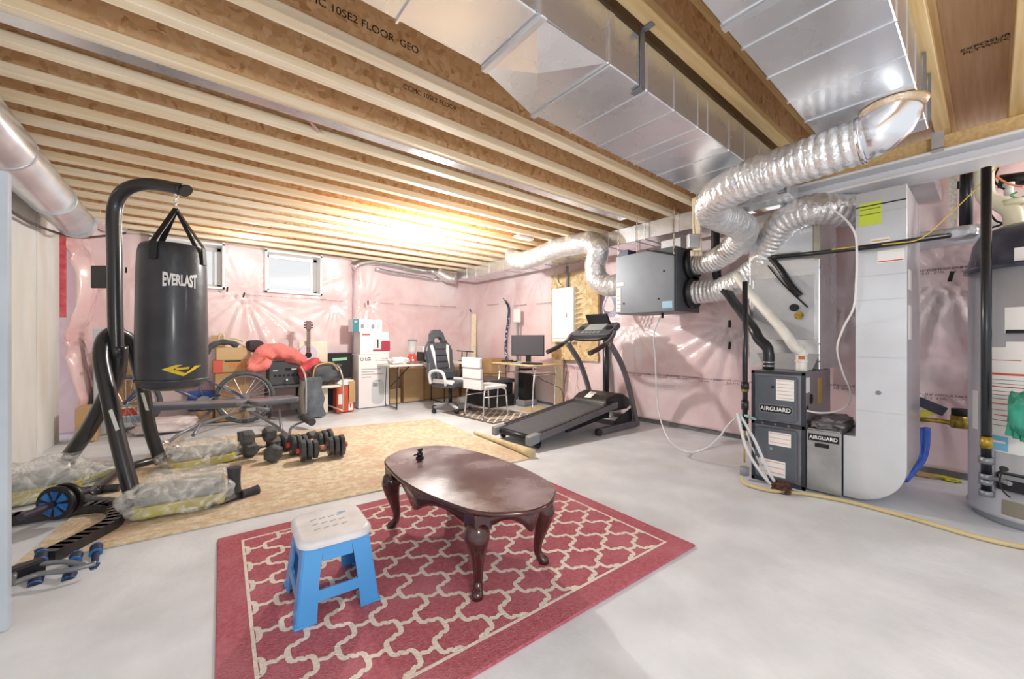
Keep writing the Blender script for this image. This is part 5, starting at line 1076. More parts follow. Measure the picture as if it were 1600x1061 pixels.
for y_ in (YR + .02, YLt - .05): mb = MB(); mb.cyl((2.72, y_, .035), (2.72, y_ + .03, .035), .033); mb.box(2.70, 2.76, y_, y_ + .03, .04, deckz(2.7) - .03); mb.build('rear_wheel', M_blackp, tm)
prof = [(3.82, .27), (3.86, .36), (3.95, .41), (4.08, .435), (4.22, .42), (4.34, .36), (4.40, .27), (4.30, .22), (3.95, .22)]
mb = MB(); mb.prism([(x, z) for x, z in prof], YLt - YR - .10, frame((0, YR + .05, 0), (1, 0, 0), (0, 0, 1)) @ T(0, 0, -(YLt - YR - .10))); mb.build('motor_hood', M_blackp, tm, bevel=.03, bseg=3)
mb = MB(); mb.box(-.07, .07, -.05, .05, 0, .002, T(3.93, 3.22, .402) @ RY(-.45)); mb.build('caution_sticker', M_paper, tm)
for y_, yb_ in ((YR - .03, 2.84), (YLt + .005, 3.50)):
    P = [(4.37, y_, .02), (4.29, y_, .28), (4.19, y_, .54), (4.04, y_, .81), (3.83, y_, 1.04)]
    mb = MB(); Ps = spline([Vector(p) for p in P], 5)
    for a_, b_ in zip(Ps[:-1], Ps[1:]): mb.bar(a_, b_ + (b_ - a_) * .06, .035, .062, up=(1, 0, .3))
    mb.build('upright', M_tg, tm)
    mb = MB(); mb.bar((4.42, y_ + .01, .045), (3.62, y_ + .01, .045), .05, .07); mb.build('base_rail', M_tg, tm, bevel=.006)
    mb = MB(); mb.cyl((3.62, y_ - .018, .04), (3.62, y_ + .035, .04), .038); mb.build('base_wheel', M_blackp, tm)
    mb = MB(); mb.tube([(3.46, y_, .95), (3.60, y_, .99), (3.73, y_, 1.045), (3.83, y_, 1.10), (3.90, y_, 1.17), (3.97, y_ + (.06 if y_ < 3 else -.06), 1.20)], .023, 14, 4); mb.build('handrail', M_tg, tm)
    mb = MB(); mb.tube([(3.45, y_, .945), (3.58, y_, .985), (3.72, y_, 1.04)], .028, 14, 4); mb.build('grip', mat('grip_brown', '#44393b', rough=.7), tm)
mb = MB(); mb.bar((4.0, YR + .04, .08), (4.0, YLt - .04, .08), .05); mb.build('cross_bar', M_tg, tm)
mb = MB(); mb.bar((3.3, 3.05, .07), (4.05, 3.05, .16), .04); mb.bar((3.3, 3.32, .07), (4.05, 3.32, .16), .04); mb.build('lift_strut', M_black, tm)
mb = MB(); mb.prism([(4.32, .05), (4.30, .24), (3.98, .13), (3.98, .05)], .01, frame((0, YR - .0, 0), (1, 0, 0), (0, 0, 1)) @ T(0, 0, -.01)); mb.build('gusset', M_blackp, tm)
Mc = T(4.0, 3.18, 1.19) @ RY(math.radians(-32))
mb = MB(); mb.prism(rrect(.30, .60, .06), .06, Mc); mb.build('console', mat('console_grey', '#56585e', rough=.4), tm, bevel=.012)
mb = MB(); mb.box(-.05, .10, -.14, .14, .061, .066, Mc); mb.build('display', mat('lcd_grey', '#a6adae', rough=.25), tm)
for k in (-1, 1): mb = MB(); mb.cyl(Mc @ Vector((.0, k * .22, .058)), Mc @ Vector((.0, k * .22, .07)), .045); mb.build('cup_holder', M_blackp, tm)
for k in range(5): mb = MB(); mb.box(-.12, -.08, -.14 + k * .06, -.10 + k * .06, .061, .067, Mc); mb.build('button', M_grey, tm)
mb = MB(); mb.box(.10, .125, -.17, .17, .04, .20, Mc); mb.build('book_rest', M_blackp, tm, bevel=.008)
mb = MB(); mb.tube([Mc @ Vector((-.14, -.30, .03)), Mc @ Vector((-.20, -.15, .02)), Mc @ Vector((-.20, .15, .02)), Mc @ Vector((-.14, .30, .03))], .02, 12, 4); mb.build('front_bar', M_blackp, tm)
for y_ in (2.92, 3.44): mb = MB(); mb.bar((3.98, y_, 1.19), (3.86, y_ + (-.06 if y_ < 3 else .06), 1.08), .05, .03); mb.build('console_mount', M_tg, tm)
mb = MB(); mb.cyl((4.55, 3.45, .003), (4.55, 3.45, 1.32), .045, seg=18); tag(mb.build('black_drain_pipe', M_pipe), 'black vertical drain pipe standing by the wall behind the treadmill', 'pipe')
wcl = thing('coiled_cable', 'loops of white cable coiled beside the ventilation unit above the treadmill', 'cable', (4.3, 3.35, 1.35))
for i in range(4): mb = MB(); c_ = pd(951 + i, 474 + i, 5.2 - i * .03); mb.tube([c_ + Vector((.03 * math.sin(t * 2), (.11 + .01 * i) * math.cos(t) * .75, (.12 + .01 * i) * math.sin(t))) for t in np.linspace(0, 2 * PI, 15)[:-1]], .008, 6, 2, closed=True); mb.build('coil', mat('cable_lilac', '#c9cbe0', rough=.4), wcl)

# ------------------------------------------------------------------ ventilation unit and its flexible ducts
hv = thing('ventilation_unit', 'dark grey heat recovery ventilator box hung on chains from the joists', 'ventilator', (3.98, 2.35, 1.385))
X0, X1, Y0, Y1, Z1_, Z2_ = 3.75, 4.27, 2.00, 2.70, 1.385, 2.04
mb = MB(); mb.box(X0 + .02, X1, Y0, Y1, Z1_, Z2_); mb.build('housing', mat('vent_dark', '#585c63', rough=.45, metal=.3), hv, bevel=.006)
mb = MB(); mb.prism([(Y1, Z1_), (Y1, Z2_), (2.30, Z2_), (Y0 + .01, Z2_ - .09), (Y0 + .01, Z1_)], .022, frame((X0 + .022, 0, 0), (0, 1, 0), (0, 0, 1)) @ T(0, 0, -.0)); 
ds = MB(); poly = [(Y1 + .004, Z1_ + .003), (Y1 + .004, Z2_ - .004), (2.30, Z2_ - .004), (Y0 + .012, Z2_ - .10), (Y0 + .012, Z1_ + .003)]
ds.add([(X0, y, z) for y, z in poly] + [(X0 + .0195, y, z) for y, z in poly], [(0, 1, 2, 3, 4), (9, 8, 7, 6, 5)] + [(i, (i + 1) % 5, 5 + (i + 1) % 5, 5 + i) for i in range(5)]); ds.build('access_door', mat('vent_grey', '#7d838b', '#747a82', 3, rough=.42, metal=.25), hv, bevel=.003)
def onF(y0, y1, z0, z1, m, nm): mb = MB(); mb.box(X0 - .003, X0 - .0005, y0, y1, z0, z1); mb.build(nm, m, hv)
onF(2.60, 2.695, 1.70, 1.74, M_paper, 'label'); onF(2.64, 2.70, 1.41, 1.68, M_paper, 'label'); onF(2.03, 2.14, 1.42, 1.49, mat('label_blue', '#a5cfe8', rough=.5), 'label')
for k in range(5): onF(2.645, 2.69, 1.45 + k * .045, 1.455 + k * .045, MATS['ink_grey'], 'label_line')
mb = MB(); mb.bar((X0 - .012, 2.31, Z2_ + .004), (X0 - .012, 2.0, Z2_ - .10), .012, .016, up=(1, 0, 0)); mb.build('edge_strip', M_ink, hv)
for y, z in ((2.12, 1.80), (2.18, 1.52), (2.60, 1.50)): mb = MB(); mb.cyl((X0 - .004, y, z), (X0, y, z), .010); mb.build('screw', M_ink, hv)
mb = MB(); mb.box(3.90, 4.02, 2.02, 2.24, Z2_ + .001, Z2_ + .11); mb.build('junction_box', M_galvd, hv, bevel=.004); mb = MB(); mb.box(3.895, 3.90, 2.10, 2.17, Z2_ + .03, Z2_ + .08); mb.build('plug', M_white, hv)
mb = MB(); mb.box(3.92, 4.1, 2.66, 2.78, 1.99, 2.14); mb.build('cap_box', mat('navy_box', '#3a3f6a', rough=.4), hv, bevel=.006)
mb = MB(); mb.box(4.0, 4.2, 1.985, 1.999, 1.70, 1.76); mb.build('label_plate', M_paper, hv)
for (x, z) in ((4.06, 1.885), (4.07, 1.59)): mb = MB(); mb.tube([(x, 2.0, z), (x, 1.95, z)], .165, 28, 0); mb.build('collar', M_blackp, hv)
for (x, y) in ((3.77, 2.68), (3.77, 2.02), (4.2, 2.68), (3.77, 2.44)):
    n = 14; z_a, z_b = (Z2_ - .25 if y < 2.1 else Z2_), 2.425
    mb = MB()
    for i in range(n): z_ = z_a + (z_b - z_a) * (i + .5) / n; L_ = (z_b - z_a) / n * .6; mb.bar((x - .010, y, z_ - L_), (x - .010, y, z_ + L_), .012 if i % 2 else .004, .004 if i % 2 else .012)
    mb.build('hanging_chain', M_chrome, hv)
def flex(name, label, pts, r, pitch=.042, amp=.085, m=None, seg=26, k=9):
    o = thing(name, label, 'duct', tuple(pts[len(pts) // 2]))
    mb = MB(); w = 2 * PI / pitch; P = spline([Vector(p) for p in pts], 24); cum = [0]
    for a_, b_ in zip(P[:-1], P[1:]): cum.append(cum[-1] + (b_ - a_).length)
    nS = int(cum[-1] / (pitch / 6)); S_ = np.linspace(0, cum[-1], nS)
    Q = [Vector([float(np.interp(s_, cum, [p[i] for p in P])) for i in range(3)]) for s_ in S_]
    mb.tube(Q, r, seg, 0, rf=lambda s, a: 1 + amp * (abs(math.sin(s * w / 2)) - .5) + .02 * math.sin(a * 3 + s * 21) + .012 * math.sin(a * 7 + s * 57)); mb.sm = [True] * len(mb.sm)
    mb.build('foil_sleeve', m or M_foil, o)
    return o
E1 = Vector((2.53, .29, Z0))
F1p = [Vector((2.50, .385, 2.056)), Vector((2.50, .43, 2.052)), pd(1290, 240, 2.0), pd(1240, 256, 2.12), pd(1190, 272, 2.25), pd(1145, 292, 2.40), pd(1118, 312, 2.60), pd(1114, 332, 2.85), pd(1142, 345, 3.08), pd(1163, 360, 3.30), pd(1150, 382, 3.52), pd(1126, 402, 3.77), pd(1102, 411, 3.96), Vector((4.06, 1.955, 1.885))]
f1 = flex('foil_flex_duct', 'thick foil flex duct from the ceiling elbow to the upper ventilator collar', F1p, .106, k=12)
mb = MB(); q = (F1p[1] - F1p[0]).normalized(); mb.tube([E1 + Vector((0, 0, -.002)), E1 + Vector((0, 0, -.035)), Vector((2.52, .305, 2.11)), Vector((2.505, .35, 2.07)), F1p[0] + q * .02], .104, 28, 0); mb.build('metal_elbow', mat('bright_elbow', '#eceef2', rough=.2, metal=.85), f1)
mb = MB(); mb.tube([F1p[0] - q * .0, F1p[0] + q * .02], .111, 28, 0); mb.build('clamp_ring', M_chrome, f1)
mb = MB(); mb.lathe([(.122, Z0 - .003), (.118, Z0 - .012), (.112, Z0 - .02), (.108, Z0 - .028)], (E1.x, E1.y, 0), 24); mb.build('tape_wrap', mat('sealing_tape', '#e6d8cd', '#c7a97c', 9, rough=.4, metal=.3, bump=.8, bscale=14), f1)
F2p = [Vector((4.02, .60, 2.09)), Vector((3.86, .70, 2.08)), pd(1283, 326, 3.02), pd(1250, 333, 3.12), pd(1222, 350, 3.25), pd(1208, 378, 3.38), pd(1190, 412, 3.52), pd(1160, 438, 3.68), pd(1125, 452, 3.90), Vector((4.07, 1.955, 1.59))]
f2 = flex('foil_flex_duct', 'foil flex duct curving from behind the steel beam to the lower ventilator collar', F2p, .115, k=12)
mb = MB(); mb.box(3.98, 4.16, .44, .70, 1.97, 2.199); mb.build('metal_boot', M_galvd, f2, bevel=.004)
F3p = [Vector((4.0, 2.72, 1.76)), pd(950, 446, 4.78), pd(934, 436, 4.85), pd(930, 415, 4.85), pd(934, 392, 4.78), pd(920, 380, 4.85), pd(895, 383, 5.05), pd(865, 390, 5.3), pd(838, 402, 5.5), pd(815, 408, 5.7), pd(803, 403, 5.9), pd(806, 394, 6.1), pd(822, 392, 6.2)]
f3 = flex('foil_flex_duct', 'foil-wrapped flex duct looping over the wall duct to the left of the ventilator', F3p, .13, pitch=.09, amp=.03, k=12)
F4p = [Vector((4.07, 2.72, 1.52)), pd(955, 466, 4.95), pd(944, 474, 5.0)]
F5p = [pd(1150, 452, 3.95), pd(1160, 440, 3.95), pd(1170, 425, 3.95), pd(1180, 405, 4.0), pd(1185, 380, 4.1)]
flex('foil_flex_duct', 'short thin foil duct glimpsed behind the two thick ones right of the ventilator', F5p, .07, pitch=.03)
hs = thing('condensate_hose', 'clear plastic hose hanging from the ventilator and looping over the floor to the furnace', 'hose', (3.8, 2.3, .6))
M_hose = mat('clear_hose', '#dcdde2', rough=.25, coat=.4)
HP = [Vector((3.95, 2.25, 1.38)), pd(1022, 520, 4.3), pd(1024, 560, 4.3), pd(1026, 610, 4.3), pd(1032, 655, 4.0), pd(1048, 690, 3.75), pd(1075, 706, 3.6), pd(1100, 702, 3.5), pd(1122, 685, 3.4), pd(1140, 662, 3.35), pd(1158, 652, 3.3), pd(1172, 690, 3.15), pd(1195, 740, 3.0), pd(1208, 766, 2.9)]
mb = MB(); mb.tube(HP, .0075, 8, 6); mb.build('hose', M_hose, hs); mb = MB(); mb.cyl((3.95, 2.25, 1.384), (3.95, 2.25, 1.33), .012); mb.build('drain_nipple', M_blackp, hs)
mb = MB(); P = [pd(1025, 585, 4.3), pd(1030, 600, 4.3), pd(1042, 609, 4.28), pd(1056, 607, 4.28), pd(1054, 598, 4.3), pd(1040, 596, 4.3)]; mb.tube(P, .004, 6, 5); mb.build('thin_loop', M_hose, hs)

# ------------------------------------------------------------------ furnace
fu = thing('furnace', 'dark grey AIRGUARD furnace standing in front of the right wall', 'furnace', (3.8, 1.03, 0))
fx, fy0, fy1, fz = 3.45, .856, 1.208, .857
mb = MB(); mb.box(fx + .012, 4.16, fy0, fy1, .012, fz); mb.build('cabinet', mat('furnace_side', '#a7a3aa', '#98949b', 3, rough=.35, metal=.5), fu, bevel=.004)
mb = MB()
for (a, b_, c_, d) in ((fy0, fy0 + .022, .0, fz), (fy1 - .022, fy1, .0, fz), (fy0, fy1, 0, .03), (fy0, fy1, fz - .022, fz), (fy0, fy1, .44, .47)): mb.box(fx, fx + .02, a, b_, c_, d)
mb.build('front_frame', M_furd, fu, bevel=.002)
def fprism(y0, y1, z0, z1, t, m, nm, r=.02, x=None, par=None, bev=.006):
    mb = MB(); x = fx if x is None else x; M_ = frame((x, (y0 + y1) / 2, (z0 + z1) / 2), (0, -1, 0), (0, 0, 1)); mb.prism(rrect(y1 - y0, z1 - z0, r), t, M_); return mb.build(nm, m, par or fu, bevel=bev)
d1 = fprism(fy0 + .045, fy1 - .03, .485, fz - .035, .022, M_fur, 'upper_door'); d2 = fprism(fy0 + .045, fy1 - .03, .045, .425, .022, M_fur, 'lower_door')
fprism(fy0 + .075, fy0 + .285, .545, .60, .003, M_ink, 'name_plate', .02, fx - .022, d1, 0); fprism(fy0 + .070, fy0 + .290, .540, .605, .002, M_grey, 'plate_rim', .02, fx - .0205, d1, 0)
text('AIRGUARD', .042, frame((fx - .0265, fy0 + .18, .572), (0, -1, 0), (0, 0, 1)), M_inkw, d1, 'lettering', sx=.95, bold=.0008)
def flabel(y0, y1, z0, z1, n, m=M_red, par=None, x=None, nm='label'):
    x = fx - .0225 if x is None else x
    l_ = fprism(y0, y1, z0, z1, .001, M_paper, nm, .003, x, par, 0)
    for k in range(n): z_ = z0 + (z1 - z0) * (k + .6) / n; mb = MB(); mb.box(x - .002, x - .0012, y0 + .006, y1 - .006, z_, z_ + .0035); mb.build('label_line', m, par)
M_orl = mat('label_orange', '#e0936a', rough=.6)
flabel(fy0 + .06, fy0 + .175, .645, .80, 6, mat('label_tan', '#c9a58d', rough=.6), d1); flabel(fy0 + .08, fy0 + .225, .30, .40, 3, M_orl, d2); flabel(fy0 + .115, fy0 + .29, .065, .185, 3, M_red, d2)
for k in range(3): mb = MB(); mb.cyl((fx - .01, fy0 + .10 + k * .085, .455), (fx + .001, fy0 + .10 + k * .085, .455), .008); mb.build('screw_knob', M_greymet, fu)
mb = MB(); mb.cyl((fx - .024, fy1 - .145, .27), (fx - .0225, fy1 - .145, .27), .012); mb.build('sight_glass', M_grey, d2)
mb = MB(); mb.cyl((fx - .026, fy1 - .155, .74), (fx - .0225, fy1 - .155, .74), .010); mb.build('sight_glass', M_ink, d1)
def sidebox(x0, x1, z0, z1, m, nm): mb = MB(); mb.box(x0, x1, fy0 - .003, fy0 - .0005, z0, z1); mb.build(nm, m, fu)
sidebox(3.475, 3.56, .71, .82, M_paper, 'side_label'); sidebox(3.78, 3.88, .60, .80, mat('label_amber', '#d9b55c', rough=.6), 'side_label')
mb = MB(); mb.cyl((3.60, fy0 - .004, .655), (3.60, fy0 + .001, .655), .038, seg=24); mb.build('knockout', M_ink, fu)
for z_ in (.60, .50, .44): mb = MB(); mb.cyl((3.50, fy0 - .006, z_), (3.50, fy0 + .001, z_), .014); mb.build('port', M_ink, fu)
# coil cabinet and plenum above
pl = thing('supply_plenum', 'galvanised coil box and plenum rising from the furnace to the trunk duct', 'duct', (4.05, 1.05, .86))
px0 = 3.72
mb = MB(); loft(mb, [[(3.60, fy0 + .02, .86), (3.60, fy1 - .0, .86), (4.15, fy1 - .0, .86), (4.15, fy0 + .02, .86)], [(3.84, fy0 - .0, 1.02), (3.84, 1.32, 1.02), (4.36, 1.32, 1.02), (4.36, fy0 - .0, 1.02)]]); 
mb = MB(); mb.box(3.84, 4.36, fy0, 1.36, .861, 2.18); mb.build('plenum_body', M_galv, pl, bevel=.006)
mb = MB(); mb.box(3.835, 3.84, fy0 + .03, 1.33, 1.10, 1.62); mb.build('coil_panel', M_galvd, pl, bevel=.003)
mb = MB(); mb.add([(3.835, fy0, .985), (3.70, fy0 + .02, .861), (3.70, 1.19, .861), (3.835, 1.30, .985)], [(0, 1, 2, 3)]); mb.build('sloped_collar', M_galvd, pl)
for z_ in (.92, 1.06, 1.66, 1.74): mb = MB(); mb.box(3.832, 3.84, fy0, 1.36, z_, z_ + .012); mb.build('seam_rib', M_galv, pl)
mb = MB(); mb.box(3.83, 3.845, fy0 - .004, fy0 + .04, 1.74, 2.18); mb.build('corner_flange', mat('flange_tan', '#b8b29e', rough=.4, metal=.5), pl)
mb = MB(); mb.add([(3.832, .90, 1.78), (3.832, 1.36, 1.78), (3.832, 1.36, 2.17), (3.832, .90, 2.17), (3.80, 1.2, 1.9)], [(0, 1, 4), (1, 2, 4), (2, 3, 4), (3, 0, 4)]); mb.build('cross_break_panel', M_galv, pl)
for (x, y, z, r_) in ((3.833, .99, 1.295, .032),): mb = MB(); mb.cyl((x - .012, y, z), (x, y, z), r_); mb.build('brass_port', M_brass, pl)
mb = MB(); mb.cyl((3.80, 1.02, 1.36), (3.835, 1.02, 1.36), .03); mb.build('grommet', M_ink, pl)
# insulated line to the port, and the long horizontal black pipe
ln = thing('refrigerant_line', 'black foam-covered pipe crossing in front of the plenum to the right', 'pipe', (3.6, .8, 1.8))
mb = MB(); mb.tube([pd(1205, 402, 3.30), pd(1270, 396, 3.05), pd(1340, 388, 2.62), pd(1400, 380, 2.46), pd(1432, 375, 2.44), pd(1482, 368, 2.5)], .017, 12, 4); mb.build('insulated_pipe', M_blackp, ln)
mb = MB(); mb.tube([pd(1196, 395, 3.4), pd(1215, 415, 3.32), pd(1235, 445, 3.22), pd(1250, 462, 3.17)], .024, 12, 4); mb.build('insulated_branch', M_blackp, ln)
mb = MB(); mb.tube([pd(1200, 415, 3.35), pd(1225, 445, 3.25), pd(1262, 480, 3.14)], .006, 8, 4); mb.build('copper_branch', M_ink, ln)
yw = thing('yellow_wire', 'thin yellow wire strung along the black pipe up to the ceiling at right', 'wire', (3.5, .4, 1.9))
mb = MB(); mb.tube([pd(1300, 390, 2.75), pd(1350, 384, 2.58), pd(1400, 380, 2.44), pd(1440, 372, 2.42), pd(1480, 338, 2.42), pd(1520, 300, 2.40), pd(1560, 258, 2.38)], .0035, 6, 6); mb.build('wire', mat('wire_yellow', '#e8c243', rough=.5), yw)
# flue pipes
bp_ = thing('black_vent_pipe', 'black plastic vent pipe bending down into the furnace top at left', 'pipe', (3.6, 1.14, .86))
mb = MB(); mb.tube([Vector((3.56, 1.125, .862)), Vector((3.56, 1.125, 1.02)), pd(1186, 530, 3.2), pd(1178, 515, 3.25), pd(1160, 490, 3.45), pd(1140, 462, 3.7), pd(1120, 430, 3.9), pd(1118, 330, 3.95)], .040, 18, 4); mb.build('pipe', M_pipe, bp_)
for z_ in (.885, .915): mb = MB(); mb.tube([(3.56, 1.125, z_), (3.56, 1.125, z_ + .012)], .045, 18, 0); mb.build('hose_clamp', M_chrome, bp_)
wp_ = thing('white_vent_pipe', 'white plastic vent pipe slanting down in front of the plenum to the furnace', 'pipe', (3.6, .93, .86))
mb = MB(); mb.tube([Vector((3.56, .905, .862)), Vector((3.56, .905, .98)), Vector((3.56, .915, 1.03)), pd(1244, 545, 2.96), pd(1222, 515, 3.05), pd(1195, 484, 3.18), pd(1172, 458, 3.3), pd(1150, 430, 3.42)], .036, 18, 4); mb.build('pipe', M_pvcw, wp_)
for z_ in (.93, .985): mb = MB(); mb.tube([(3.56, .905, z_), (3.56, .905, z_ + .018)], .042, 18, 0); mb.build('coupling', M_pvcw, wp_)
mb = MB(); mb.box(-.02, .02, -.001, .001, -.012, .012, T(3.522, .895, .965) @ RZ(PI / 2)); mb.build('orange_sticker', mat('sticker_rust', '#c9763f', rough=.6), wp_)
# gas line on the left of furnace
gl = thing('gas_line', 'black iron gas pipe with yellow tape and shut-off valve left of the furnace', 'pipe', (3.40, 1.27, .1))
gx, gy = 3.40, 1.275
q = pd(1164, 500, 3.10); gx, gy = q.x, q.y
def zz(py): return EYE + (CYP - py) / FPX * 3.10
mb = MB(); mb.tube([(gx, gy, zz(440)), (gx, gy, zz(672))], .019, 14, 0); mb.build('riser', M_pipe, gl)
for y_, h2, r_ in ((608, 10, .030), (640, 14, .027), (662, 10, .026)): mb = MB(); mb.tube([(gx, gy, zz(y_)), (gx, gy, zz(y_ - h2))], r_, 8, 0); mb.build('fitting', M_pipe, gl)
mb = MB(); mb.tube([(gx, gy, zz(612)), (gx, gy, zz(598))], .025, 12, 0); mb.build('yellow_tape', M_brass, gl)
mb = MB(); mb.bar((gx - .04, gy - .02, zz(648)), (gx + .06, gy - .05, zz(655)), .03, .02); mb.build('valve_handle', mat('valve_green', '#9fc0b4', rough=.4), gl, bevel=.004)
mb = MB(); mb.tube([(gx, gy, zz(672)), (gx - .01, gy, zz(700)), (gx - .01, gy, zz(722))], .006, 8, 3); mb.build('thin_rod', M_brass, gl)
mb = MB(); mb.tube([(gx - .01, gy, .10), (gx - .01, gy, .035)], .032, 14, 0); mb.build('drip_cup', M_grey, gl)
# filter cabinet and return drop
fc = thing('filter_cabinet', 'galvanised AIRGUARD filter box between furnace and return duct', 'filter box', (3.8, .76, 0))
mb = MB(); mb.box(3.49, 4.10, .665, .852, .012, .455); mb.build('box', M_galvd, fc, bevel=.004); mb = MB(); mb.box(3.465, 3.488, .655, .850, .02, .45); dr = mb.build('door', mat('galv_door', '#bfc1c2', '#999b9a', 4, rough=.4, metal=.7, rvar=.1), fc, bevel=.003)
mb = MB(); mb.box(3.462, 3.4648, .665, .840, .375, .425); mb.build('name_plate', M_ink, dr); text('AIRGUARD', .034, frame((3.4605, .753, .40), (0, -1, 0), (0, 0, 1)), M_inkw, dr, 'lettering', sx=.95, bold=.0006)
mb = MB(); mb.box(3.455, 3.4645, .72, .80, .335, .362); mb.build('pull_handle', M_ink, dr, bevel=.002)
dt = thing('crumpled_tape', 'crumpled grey tape and foil lying on top of the filter box', 'tape', (3.7, .74, .457)); mb = MB(); mb.blob((3.68, .74, .485), (.17, .09, .045), noise=.5, seed=41, flat=True); mb.build('crumple', mat('tape_grey', '#8d898a', '#6d696a', 12, rough=.4, metal=.3, bump=.8, bscale=20), dt)
rd = thing('return_drop_duct', 'tall galvanised return duct with a curved bottom, right of the furnace', 'duct', (3.85, .46, 0))
ya, yb2 = .337, .640; R2 = .26
poly = [(yb2, 2.085), (ya, 2.085), (ya, .02 + R2)] + [(ya + R2 - R2 * math.cos(a), .02 + R2 - R2 * math.sin(a)) for a in np.linspace(0, PI / 2, 12)[1:]] + [(yb2 + .01, .02), (yb2 + .01, .44), (.585, .46), (.585, 2.085)]
poly = [(.585, 2.085), (ya, 2.085), (ya, .02 + R2)] + [(ya + R2 - R2 * math.cos(a), .02 + R2 - R2 * math.sin(a)) for a in np.linspace(0, PI / 2, 12)[1:]] + [(.650, .02), (.650, .44), (.585, .44)]
mb = MB(); M_ = frame((3.5, 0, 0), (0, 1, 0), (0, 0, 1)); mb.prism(poly, .70, M_); mb.build('duct_body', mat('galv_light', '#dfe2e6', '#cfd2d7', 2, rough=.36, metal=.55, rvar=.08), rd, bevel=.003)
for z_ in (.62, .98, 1.36, 1.52, 1.93): mb = MB(); mb.box(3.496, 3.50, ya, .585, z_, z_ + .004); mb.build('seam_line', M_galvd, rd)
mb = MB(); mb.box(3.495, 3.4995, ya + .004, .582, 1.985, 1.992); mb.build('drive_slip', M_ink, rd)
def dl(y0, y1, z0, z1, m, nm): mb = MB(); mb.box(3.4965, 3.4995, y0, y1, z0, z1); return mb.build(nm, m, rd)
dl(.455, .565, 1.86, 2.01, mat('fluoro_label', '#cfe04a', rough=.6), 'fluoro_label'); 
for z_ in (1.965, 1.93): mb = MB(); mb.box(3.4955, 3.4963, .46, .56, z_, z_ + .004); mb.build('label_line', M_ink, rd)
dl(.415, .51, 1.70, 1.765, M_paper, 'white_label'); dl(.348, .475, 1.60, 1.68, M_paper, 'white_label'); mb = MB(); mb.box(3.4955, 3.4963, .352, .47, 1.605, 1.612); mb.build('label_line', M_red, rd); mb = MB(); mb.box(3.4955, 3.4963, .42, .505, 1.745, 1.752); mb.build('label_line', mat('label_tan2', '#c9a040', rough=.6), rd)
mb = MB(); mb.cyl((3.492, .47, .75), (3.50, .47, .75), .014, seg=18); mb.build('damper_bolt', M_greymet, rd)
for z0_, z1_ in ((1.42, 1.55), (1.10, 1.32)): mb = MB(); mb.box(3.56, 3.68, ya - .004, ya - .001, z0_, z1_); mb.build('side_paper', M_paper, rd)
cbm = thing('thermostat_cable', 'white cable looping from the ceiling down beside the return duct to the furnace', 'cable', (3.48, .6, 1.2))
mb = MB(); mb.tube([pd(1290, 320, 2.75), pd(1318, 340, 2.68), pd(1336, 365, 2.62), pd(1339, 400, 2.60), pd(1338, 440, 2.60), pd(1334, 480, 2.62), pd(1318, 512, 2.72), pd(1308, 545, 2.80), pd(1316, 580, 2.85), pd(1328, 610, 2.85), pd(1325, 632, 2.85), pd(1305, 643, 2.85), pd(1280, 645, 2.84), pd(1262, 642, 2.83)], .0065, 8, 6); mb.build('cable', M_cable, cbm)
# condensate hoses into floor drain, garden hose on floor
fd = thing('floor_drain', 'rusty round floor drain in the concrete before the furnace', 'drain', tuple(onz(1222, 770, .001)))
c_ = onz(1222, 768, .001); mb = MB(); mb.lathe([(.0, .003), (.06, .004), (.065, .001)], (c_.x, c_.y, 0), 20); mb.build('grate', mat('rusty_iron', '#6d4a3e', '#3f2b26', 30, rough=.9, bump=.8, bscale=60), fd)
mb = MB(); mb.blob((c_.x, c_.y, .03), (.055, .05, .03), noise=.6, seed=5, flat=True, freq=4); mb.build('debris_cap', MATS['rusty_iron'], fd)
dh = thing('drain_tube', 'pair of white tubes running down the furnace front to the floor drain', 'tube', tuple(onz(1210, 765, .001)))
for P in ([pd(1152, 645, 3.05), pd(1166, 700, 2.98), pd(1190, 740, 2.92), pd(1212, 765, 2.88)], [pd(1156, 648, 3.05), pd(1180, 690, 2.98), pd(1200, 735, 2.92), pd(1216, 762, 2.88)]):
    mb = MB(); mb.tube(P, .011, 10, 5); mb.build('tube', M_hose, dh)
gh = thing('floor_hose', 'yellowish rubber hose lying on the floor from the furnace to the right edge', 'hose', tuple(onz(1400, 805)))
mb = MB(); mb.tube([onz(1158, 746, .05), onz(1166, 756, .02), onz(1200, 766, .014), onz(1260, 772, .014), onz(1330, 785, .014), onz(1400, 803, .014), onz(1460, 820, .014), onz(1530, 840, .014), onz(1600, 855, .014), onz(1700, 870, .014)], .0125, 12, 6); mb.build('hose', mat('straw_hose', '#d5c394', '#c4b07d', 6, rough=.45), gh)

